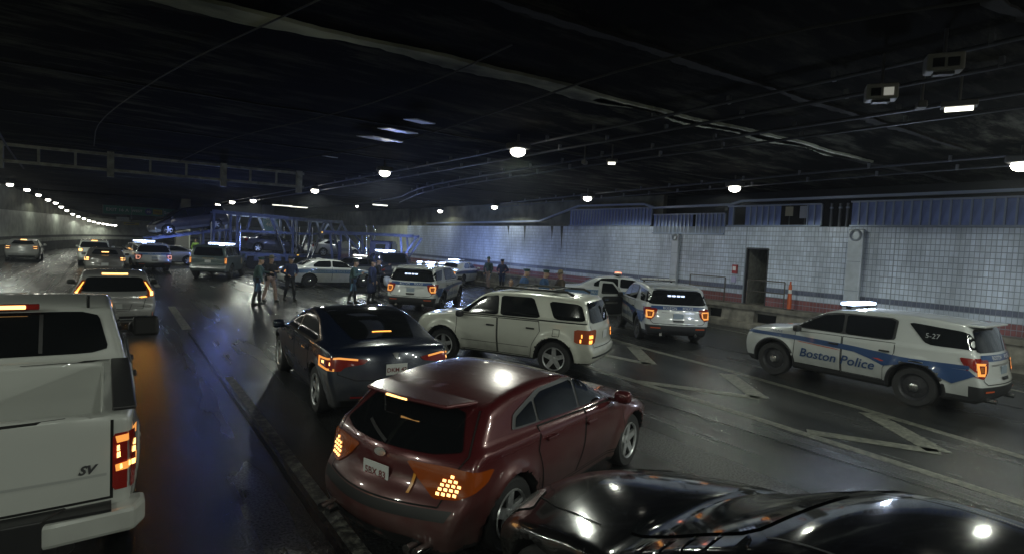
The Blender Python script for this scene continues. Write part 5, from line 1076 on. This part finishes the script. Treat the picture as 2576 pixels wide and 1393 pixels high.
c.lightbar(.3, w=1.45, watts=BAR_W * 2.4, col=(.22, .32, 1), nmod=5); c.patch([(-.9, .74), (.9, .74), (.9, .58), (-.9, .58)], 'rear', 'rear_bumper', ALLOY, .03)
c.patch(rpoly([(1.0, 1.05), (.7, 1.15), (.55, .95), (.6, .75), (.85, .7)], .2), 'side', 'door_shield', mat("shield gold", (.35, .28, .16), .5), .014, -1); c.text("STATE POLICE", 'rear', -1, (0, 1.13), .09, mat("gold print", (.4, .25, .1), .4), 0, 'rear_lettering', .016)

# --- black coupe under the camera
cp = simple_car('coupe', 'black_coupe', "glossy black coupe cut off by the bottom edge, lamps mirrored in its bonnet and roof", (3.20, 1.30, 0), rad(87), paint("black paint", (.004, .004, .0055), .1, None, .12), lit=False, h=.03, scale=1.05)
for sd in (1, -1):
    cp.seam([(1.12, sd * .66), (1.6, sd * .64), (2.1, sd * .52)], 'top', 1, .012, 'bonnet_gap'); cp.seam([(.12, sd * .54), (-.9, sd * .54)], 'top', 1, .016, 'roof_ditch', TRIM)
simple_car('sedan', 'white_sedan', "white sedan standing on the road under the carried minivan", (3.2, 49.6, 0), rad(178), paint("pale silver paint", (.36, .36, .35), .3), lit=False, hl=AMBERLENS)

# ================================================================= CAR CARRIERS
CB = mat("carrier blue steel", (.085, .105, .17), .35, .5, noise=.3, nscale=5); CYL = mat("hydraulic rod", (.5, .52, .55), .2, .9)
ca = empty("car_carrier", (9.5, 46.2, 0), rad(9), "blue steel car carrier trailer loaded with cars, jackknifed across the tunnel", "car carrier")
def bm(name, p, q, w=.14, h_=.14, m=CB): return MB().beam(p, q, w, h_).obj(name, m, ca)
for sy in (-1.2, 1.2):
    bm('top_beam', (-4.2, sy, 4.02), (1.2, sy, 3.92), .12, .24); bm('top_beam', (1.2, sy, 3.92), (5.6, sy, 3.86), .12, .2)
    bm('mid_rail', (-2.6, sy, 2.75), (3.2, sy, 2.78), .12, .18); bm('mid_rail', (3.2, sy, 2.80), (8.0, sy, 3.0), .12, .14); bm('lower_rail', (-4.5, sy, 1.12), (3.8, sy, 1.05), .14, .22); bm('lower_rail', (3.8, sy, .92), (8.2, sy, .90), .14, .18)
    for x in (-4.1, -3.0, -2.55, 1.5, 2.8): bm('post', (x, sy, .9), (x, sy, 3.92), .16, .16)
    for x in (-4.28, -2.35, 1.75, 3.0): MB().tube([(x, sy - .1, 1.3), (x, sy - .1, 3.3)], .045, 8).obj('hydraulic_rod', CYL, ca, smooth=40)
    for a, b in (((-.2, 3.85), (.95, 1.2)), ((-1.6, 3.9), (-1.9, 2.8)), ((4.0, 3.8), (3.1, .95)), ((4.5, 3.8), (5.5, 1.0)), ((5.5, 3.8), (6.1, 2.9)), ((5.5, 3.8), (5.1, 2.95)), ((.9, 3.85), (1.5, 2.8)), ((6.0, 2.8), (6.6, 1.0))): bm('diagonal_brace', (a[0], sy, a[1]), (b[0], sy, b[1]), .14, .18)
    for a, b in (((.15, 3.0), (.85, 1.3)), ((3.75, 3.1), (2.95, .9)), ((4.75, 3.3), (5.45, 1.6)), ((3.0, 2.2), (2.6, .8))): MB().tube([(a[0], sy - .16, a[1]), (b[0], sy - .16, b[1])], .04, 8).obj('hydraulic_rod', CYL, ca, smooth=40)
    bm('upper_ramp', (-7.8, sy, 1.95), (-2.9, sy, 2.85), .2, .14)
for x in (-4.2, -1.6, 1.2, 3.6, 5.5): bm('cross_member', (x, -1.2, 3.95), (x, 1.2, 3.95), .14, .14)
for x in (-2.4, -.8, .8, 2.2, 4, 5.2, 6.4, 7.6): bm('deck_plate', (x, -1.2, 2.80 + max(0, x - 3) * .04), (x, 1.2, 2.80 + max(0, x - 3) * .04), .35, .05)
for x in np.arange(-4.2, 8.1, 1.1): bm('lower_deck_plate', (x, -1.2, 1.12 if x < 3.8 else .93), (x, 1.2, 1.12 if x < 3.8 else .93), .7, .05)
for x in (-7.2, -6.2, -5.2, -4.2): bm('ramp_plate', (x, -1.2, 2.05 + (x + 7.8) * .184), (x, 1.2, 2.05 + (x + 7.8) * .184), .5, .05)
for k, x in enumerate((-3.4, -2.2, -1.0, .3, 1.3)): MB().box((x, -1.15, .80), (.7, .25, .36)).obj('tool_box', CB, ca, bevel=.02)
for x in (-1.4, -.3, .8):
    for sy in (-1.05, 1.05): MB().lathe([(.02, -.12), (.44, -.12), (.48, -.06), (.48, .06), (.44, .12), (.02, .12)], 20, M=Matrix(((1, 0, 0), (0, 0, 1), (0, 1, 0))), c=(x, sy, .48)).obj('wheel', RUBBER, ca, smooth=40)
for x in (-3.8, 1.9, 7.6): MB().box((x, -1.32, 1.12), (.12, .04, .05)).obj('marker_lamp', mat("marker lamp amber", (1, .6, .1), .3, emit=1.5, ecol=(1, .55, .1)), ca)
MB().box((8.1, -1.1, 2.86), (.18, .1, .1)).obj('work_lamp', mat("dim work lamp", (.8, .8, .7), .3, emit=.4), ca)
Mc = Matrix.Translation((9.5, 46.2, 0)) @ Matrix.Rotation(rad(9), 4, 'Z')
def on_carrier(x, y, z): v = Mc @ Vector((x, y, z)); return (v.x, v.y, v.z)
simple_car('minivan', 'carried_minivan', "dark minivan with pale sill tilted nose down on the upper ramp of the carrier", on_carrier(-5.25, 0, 2.50), rad(189), paint("black maroon paint", (.010, .007, .010), .1, (.16, .165, .16), .4, zc=.46, zr=.46), lit=False, group="cars loaded on the carrier", pitch=rad(10.5))
simple_car('sedan', 'carried_dark_sedan', "dark blue sedan on the lower deck of the carrier", on_carrier(.4, 0, 1.17), rad(9), paint("dark blue carried paint", (.012, .014, .04), .2), lit=False, group="cars loaded on the carrier", pitch=rad(3))
simple_car('sedan', 'carried_white_sedan', "white sedan on the rear end of the carrier deck", on_carrier(5.5, 0, .985), rad(9), paint("white carried paint", (.72, .74, .80), 0), lit=False, group="cars loaded on the carrier", pitch=rad(2))
simple_car('sedan', 'carried_silver_sedan', "silver sedan on the upper deck behind the minivan, partly hidden by posts", on_carrier(.0, 0, 2.86), rad(9), paint("silver grey paint", (.27, .27, .27), .35), lit=False, group="cars loaded on the carrier") if False else None

tr = empty("carrier_tractor", (16.3, 40.2, 0), rad(-35), "blue car carrier tractor with two chrome exhaust stacks and an overhead rack", "truck")
def tm(name, p, q, w=.14, h_=.14, m=CB): return MB().beam(p, q, w, h_).obj(name, m, tr)
DB = mat("cab dark blue", (.03, .04, .12), .25, .2, .8)
MB().prism([(-.6, -1.15), (.9, -1.1), (.98, -.6), (.98, .6), (.9, 1.1), (-.6, 1.15)], .75, 2.55).obj('cab', DB, tr, bevel=.10)
MB().box((1.45, 0, 1.15), (1.1, 1.5, .85)).obj('bonnet', DB, tr, bevel=.12); MB().box((2.02, 0, 1.1), (.06, 1.1, .7)).obj('grille', CHROME, tr, bevel=.02); MB().box((2.1, 0, .6), (.2, 2.2, .28)).obj('bumper', CHROME, tr, bevel=.05)
MB().box((.99, 0, 2.05), (.03, 1.9, .6)).obj('windshield', GLASS, tr, bevel=.01)
for sy in (1, -1):
    MB().box((.2, sy * 1.16, 2.0), (.7, .03, .6)).obj('side_window', GLASS, tr); MB().box((2.06, sy * .85, .95), (.05, .25, .2)).obj('headlight', CLEARLENS, tr, bevel=.02)
    MB().tube([(-.8, sy * 1.15, 1.0), (-.8, sy * 1.15, 3.4), (-.92, sy * 1.15, 3.65)], .075, 12).obj('exhaust_stack', CHROME, tr, smooth=50)
    for x in (1.9, -.9, -3.2): tm('rack_post', (x, sy * 1.25, .9), (x - .25, sy * 1.25, 2.95))
    tm('rack_rail', (2.6, sy * 1.25, 3.0), (-4.0, sy * 1.25, 3.0), .14, .2); tm('rack_brace', (1.9, sy * 1.25, 1.4), (2.8, sy * 1.25, 2.9)); tm('rack_brace', (-.9, sy * 1.25, 1.4), (-2.4, sy * 1.25, 2.9))
    MB().tube([(-2.0, sy * 1.3, 1.2), (-2.0, sy * 1.3, 2.6)], .05, 8).obj('hydraulic_rod', CYL, tr, smooth=40)
    for x in (1.5, -2.6, -3.7): MB().lathe([(.02, -.14), (.46, -.14), (.5, -.06), (.5, .06), (.46, .14), (.02, .14)], 20, M=Matrix(((1, 0, 0), (0, 0, 1), (0, 1, 0))), c=(x, sy * 1.0, .5)).obj('wheel', RUBBER, tr, smooth=40)
    MB().box((-4.0, sy * 1.3, 2.95), (.08, .08, .1)).obj('marker_lamp', mat("marker lamp amber", (1, .6, .1), .3, emit=1.5, ecol=(1, .55, .1)), tr)
MB().box((-1.6, 0, .78), (5.4, .9, .25)).obj('chassis', TRIM, tr); MB().box((-2.8, 0, 1.6), (.2, 2.1, 1.5)).obj('headache_rack', DB, tr)
for x in (2.1, .9, -.4, -1.7, -3.0): MB().box((x, 0, 3.08), (.9, 2.2, .05)).obj('rack_plate', ALLOY if x > 0 else CB, tr)

# ================================================================= PEOPLE
SKIN = mat("skin", (.42, .27, .19), .55); HAIR = mat("hair", (.03, .022, .016), .7)
def cloth(n, c): return mat(n, c, .85, noise=.25, nscale=10)
GREENJ = cloth("dark green jacket", (.045, .085, .085)); NAVY = cloth("navy cloth", (.022, .032, .085)); BLUEJ = cloth("blue jacket", (.045, .10, .22)); BLACKC = cloth("black cloth", (.016, .016, .02)); TANC = cloth("tan cloth", (.28, .20, .17)); BREECH = cloth("blue breeches", (.04, .07, .12)); BROWN = cloth("brown cloth", (.06, .045, .032)); HIVIS = mat("hi-vis vest", (.25, .45, .06), .6, emit=.02, ecol=(.6, 1, .1)); BOOT = mat("black leather", (.01, .01, .011), .3)
def capsule(P, a, b, ra, rb):
    a = np.array(a); b = np.array(b); ab = b - a; t = np.clip(((P - a) @ ab) / (ab @ ab + 1e-9), 0, 1)
    return np.linalg.norm(P - a - t[..., None] * ab, axis=-1) - (ra + (rb - ra) * t)
def person(label, loc, yaw, jacket, trousers, hat=None, hatm=None, coat=False, arms='down', lean=0., boots=.42, height=1.82, stance=.12, vest=None, sit=False, stripe=None, group=None):
    t = empty("person", loc, yaw, label, "person", group); t.scale = (height / 1.80,) * 3
    L = lean; dz = -.42 if sit else 0
    hip = np.array([0, 0, .94 + dz]); chest = np.array([.02 + L * .7, 0, 1.30 + dz - abs(L) * .1]); neck = np.array([.02 + L, 0, 1.50 + dz - abs(L) * .2]); head = neck + [.03 + L * .25, 0, .14]
    C = []   # a, b, ra, rb, mat index
    mats = [SKIN, jacket, trousers, BOOT, vest or jacket]
    J, T_, B, S_ = (4 if vest else 1), 2, 3, 0
    C += [(hip + [0, -.06, .0], hip + [0, .06, .0], .145, .145, T_), (hip + [0, 0, .08], chest, .15, .165, J), (chest + [0, -.08, .05], chest + [0, .08, .05], .14, .14, J), (chest + [0, -.17, .10], chest + [0, .17, .10], .075, .075, J), (neck - [0, 0, .06], neck + [0, 0, .05], .058, .055, S_)]
    C += [(head + [0, 0, .035], head + [.008, 0, -.04], .092, .078, S_), (head + [.02, 0, -.06], head + [.045, 0, -.075], .05, .035, S_), (head + [.088, 0, .005], head + [.108, 0, -.03], .012, .015, S_), (head + [0, -.085, -.01], head + [-.005, -.09, .015], .018, .018, S_), (head + [0, .085, -.01], head + [-.005, .09, .015], .018, .018, S_)]
    for sd in (1, -1):
        st = stance * sd
        if sit: kn = np.array([.42, .14 * sd, .55]); an = np.array([.40, .15 * sd, .10]); hp = hip + [0, .09 * sd, 0]
        else: hp = hip + [0, .09 * sd, -.02]; kn = np.array([st * .6 + .03, .11 * sd, .50]); an = np.array([st - .02, .13 * sd, .09])
        C += [(hp, kn, .095, .065, T_)]
        if boots > .2: C += [(kn, (kn + an) / 2 + [-.015, 0, .02], .068, .062, T_ if boots < .4 else B), ((kn + an) / 2 + [-.015, 0, .02], an, .062, .045, B)]
        else: C += [(kn, (kn + an) / 2, .066, .062, T_), ((kn + an) / 2, an, .062, .055, T_)]
        C += [(an + [-.03, 0, -.045], an + [.06, 0, -.045], .045, .042, B), (an + [.06, 0, -.045], an + [.16, 0, -.052], .042, .034, B)]
    if coat: C += [(hip + [0, -.07, .02], hip + [.0, -.09, -.42], .16, .15, J), (hip + [0, .07, .02], hip + [.0, .09, -.42], .16, .15, J)]
    hands = []
    A = {'down': [((.02, .10, -.28), (.10, .03, -.52))] * 2, 'front': [((.08, .07, -.26), (.30, -.10, -.22))] * 2, 'belt': [((-.06, .14, -.25), (.12, -.02, -.36))] * 2,
         'point': [((.20, .06, -.08), (.46, .02, .06)), ((.05, .08, -.27), (.22, -.06, -.30))], 'out': [((.05, .14, -.24), (.24, .10, -.28))] * 2, 'write': [((.06, .08, -.27), (.28, -.08, -.17)), ((.04, .08, -.27), (.26, -.12, -.20))], 'reach': [((.12, .06, -.20), (.38, .0, -.22)), ((.02, .12, -.26), (.10, .06, -.50))]}[arms]
    for sd, (el, wr) in zip((1, -1), A):
        sh = chest + [0, .20 * sd, .12]; e = sh + [el[0], el[1] * sd, el[2]]; w = sh + [wr[0], wr[1] * sd, wr[2]]
        C += [(sh, e, .070, .052, J), (e, w, .052, .036, J)]; d = (w - e) / np.linalg.norm(w - e); pm_ = w + d * .05; C += [(w, pm_ + d * .02, .030, .036, S_)]; hands.append((w, d, pm_, sd))
    def f(x, y, z):
        P = np.stack([x, y, z], -1); g = None
        for a, b, ra, rb, m in C:
            v = capsule(P, a, b, ra, rb); g = v if g is None else smin(g, v, .03)
        return g
    P, F = nets(f, (-.45, -.55, -.02), (.75, .55, 1.86 + (dz if sit else 0)), .024, 1)
    ce = P[F].mean(1); D = np.stack([capsule(ce, a, b, ra, rb) for a, b, ra, rb, m in C]); mi = np.array([c_[4] for c_ in C])[D.argmin(0)]
    mb = MB(); mb.add(P.tolist(), F.tolist()); mb.m = mi.tolist()
    for w, d, pm_, sd in hands:      # five bent fingers on each palm
        side = np.cross(d, [0, 0, 1]); side /= np.linalg.norm(side) + 1e-9; dn = np.cross(side, d)
        for k, ln in enumerate((.062, .075, .070, .052)):
            o = pm_ + d * .035 + side * (k - 1.5) * .019; mb.tube([o, o + d * ln * .5, o + d * ln * .85 - dn * ln * .35], [.0095, .0085, .006], 6, 0)
        o = w + d * .03 - side * .035 * sd; mb.tube([o, o - side * .02 * sd + d * .03, o - side * .022 * sd + d * .06], [.011, .010, .008], 6, 0)
    body = mb.obj("body", mats, t, smooth=70)
    for sd in (1, -1): MB().lathe([(.001, -.012), (.012, 0), (.001, .012)], 8, c=tuple(head + [.082, .032 * sd, .012])).obj("eye", TRIM, body)
    hz = head + [0, 0, .075]
    if hat == 'cap':
        o = MB().lathe([(.098, -.02), (.100, .02), (.128, .055), (.125, .07), (.001, .082)], 18, c=tuple(hz)).obj("peaked_cap", hatm or NAVY, t, smooth=30)
        MB().add([tuple(hz + [.06 + .09 * math.cos(a) * 1.0, .105 * math.sin(a), -.018 - .02 * math.cos(a)]) for a in np.linspace(-PI / 2, PI / 2, 9)] + [tuple(hz + [.06 + .09 * math.cos(a), .105 * math.sin(a), -.010 - .02 * math.cos(a)]) for a in np.linspace(-PI / 2, PI / 2, 9)], [tuple(range(9))[::-1], tuple(range(9, 18))] + [(i, i + 1, i + 10, i + 9) for i in range(8)]).obj("visor", BOOT, o)
    elif hat == 'wide':
        o = MB().lathe([(.098, -.01), (.19, -.012), (.195, .0), (.10, .008), (.098, .06), (.075, .115), (.04, .13), (.001, .12)], 22, c=tuple(hz)).obj("campaign_hat", hatm or GREENJ, t, smooth=40); MB().lathe([(.101, .01), (.101, .03)], 18, c=tuple(hz)).obj("hat_band", BOOT, o)
    else:
        MB().lathe([(.101, -.05), (.104, -.0), (.085, .05), (.001, .075)], 16, c=tuple(hz - [.018, 0, .02])).obj("hair", HAIR, t, smooth=60)
    if not sit:
        MB().lathe([(.178, -.02), (.180, 0), (.178, .03)], 18, M=Matrix(((.80, 0, 0), (0, 1.12, 0), (0, 0, 1))), c=tuple(hip + [0, 0, .07])).obj("belt", BOOT, t, smooth=30)
        MB().box(tuple(hip + [.0, -.215, -.02]), (.10, .05, .18)).obj("holster", BOOT, t, bevel=.015)
    if stripe:
        for sd in (1, -1): MB().beam(tuple(np.array([-.0, .195 * sd, .86])), tuple(np.array([stance * sd * .6 + .02, .178 * sd, .52])), .03, .012).obj("trouser_stripe", stripe, t)
    return t
LB = cloth("light blue stripe", (.16, .32, .48))
def face(dx, dy): return math.atan2(dy, dx)
GO = "officers standing on the wet roadway"
person("officer in green jacket and flat cap reaching forward, leftmost of the standing group", (4.44, 23.05, 0), rad(-8), GREENJ, BREECH, 'cap', GREENJ, arms='reach', lean=.06, stripe=LB, group=GO)
p = person("officer in dark jacket with tan trouser leg and tan campaign hat beside the leftmost officer", (5.12, 24.05, 0), rad(-60), BLACKC, TANC, 'wide', mat("olive felt", (.16, .15, .10), .8), arms='front', boots=.15, stance=.2, group=GO)
person("officer in navy jacket and long dark skirted coat, hands at the belt", (5.93, 24.25, 0), rad(-75), NAVY, BLACKC, 'cap', NAVY, arms='belt', boots=.42, stance=.16, group=GO)
person("officer in green jacket looking down at papers in front of the white sedan", (8.10, 22.9, 0), rad(-25), GREENJ, BREECH, 'cap', mat("dark cap", (.02, .03, .03), .6), arms='write', lean=.05, stripe=LB, group=GO)
person("officer in long navy coat with brass buttons turned away beside the officer with papers", (8.97, 23.05, 0), rad(-40), NAVY, BLACKC, 'cap', NAVY, coat=True, arms='down', boots=.2, stance=.05, group=GO)
person("officer in dark jacket pointing with outstretched arm behind the long navy coat", (10.0, 25.0, 0), rad(-20), BLACKC, BLACKC, 'cap', NAVY, arms='point', group=GO)
tag(MB().box((0, 0, 0), (.22, .005, .30), R=Matrix.Rotation(rad(50), 3, 'X')).obj('paper_sheet', mat("white paper", (.5, .52, .5), .7)), "white paper sheet held by the officer in green before the sedan", "paper").location = (8.42, 22.65, 1.12)
bag = MB(); P_, F_ = nets(lambda x, y, z: np.sqrt(x ** 2 + (y * 1.3) ** 2 + (z * .75) ** 2) - .20 - .03 * np.sin(14 * x + 5 * z) * np.sin(11 * y - 7 * z), (-.4, -.4, -.4), (.4, .4, .4), .03, 1)
bb = bag.add(P_, F_).obj('white_bag', mat("white plastic bag", (.5, .52, .55), .6), smooth=60); bb.location = (10.3, 24.5, .78); tag(bb, "crumpled white plastic bag held low beside the pointing officer", "bag")
GR = "officers gathered near the barrier"
person("officer in campaign hat and tan trousers standing by the barrier", (18.9, 29.3, 0), rad(200), GREENJ, TANC, 'wide', mat("green felt", (.05, .09, .05), .8), arms='down', boots=.15, height=1.9, stripe=LB, group=GR)
person("officer in dark uniform with pale arm patch next to the officer in tan trousers", (19.1, 28.1, 0), rad(215), NAVY, NAVY, 'cap', NAVY, arms='belt', stripe=LB, height=1.85, group=GR)
person("crouching person in black and tan beside the group of officers", (13.1, 18.6, 0), rad(230), BROWN, BLACKC, None, None, arms='front', sit=True, boots=.15, group=GR)
person("officer in blue jacket and green cap looking down, behind the silver utility vehicle", (12.55, 17.1, 0), rad(-30), BLUEJ, NAVY, 'cap', mat("green cap", (.03, .08, .07), .6), arms='down', lean=.08, height=1.9, group=GR)
person("officer in blue jacket with spread hands in the middle of the barrier group", (13.1, 16.55, 0), rad(-50), BLUEJ, NAVY, 'cap', mat("green cap", (.03, .08, .07), .6), arms='out', lean=.05, height=1.9, group=GR)
person("officer in brown jacket and tan campaign hat facing the one with spread hands", (13.75, 16.25, 0), rad(165), BROWN, NAVY, 'wide', mat("tan felt", (.24, .20, .13), .8), arms='out', height=1.86, group=GR)
person("worker in yellow green safety vest far away beside the crash cushion", (5.9, 57.5, 0), rad(-100), HIVIS, BLACKC, None, arms='down', boots=.15, vest=HIVIS)
person("distant man standing behind the police utility vehicle in the centre", (17.2, 37.6, 0), rad(-120), BROWN, BLACKC, None, arms='down', boots=.15)


# ================================================================= HAZE
hz = MB().box((11, 17, 2.0), (51, 203, 7.7)).obj("haze", mat("haze", (1, 1, 1))); tag(hz, kind='stuff')
def build_haze(m):
    nt = m.node_tree; nt.nodes.remove(nt.nodes["Principled BSDF"]); v = nt.nodes.new("ShaderNodeVolumePrincipled"); v.inputs["Color"].default_value = (.85, .9, 1, 1); v.inputs["Density"].default_value = .0012; v.inputs["Anisotropy"].default_value = .5
    nt.links.new(v.outputs[0], nt.nodes["Material Output"].inputs["Volume"])
build_haze(hz.data.materials[0])
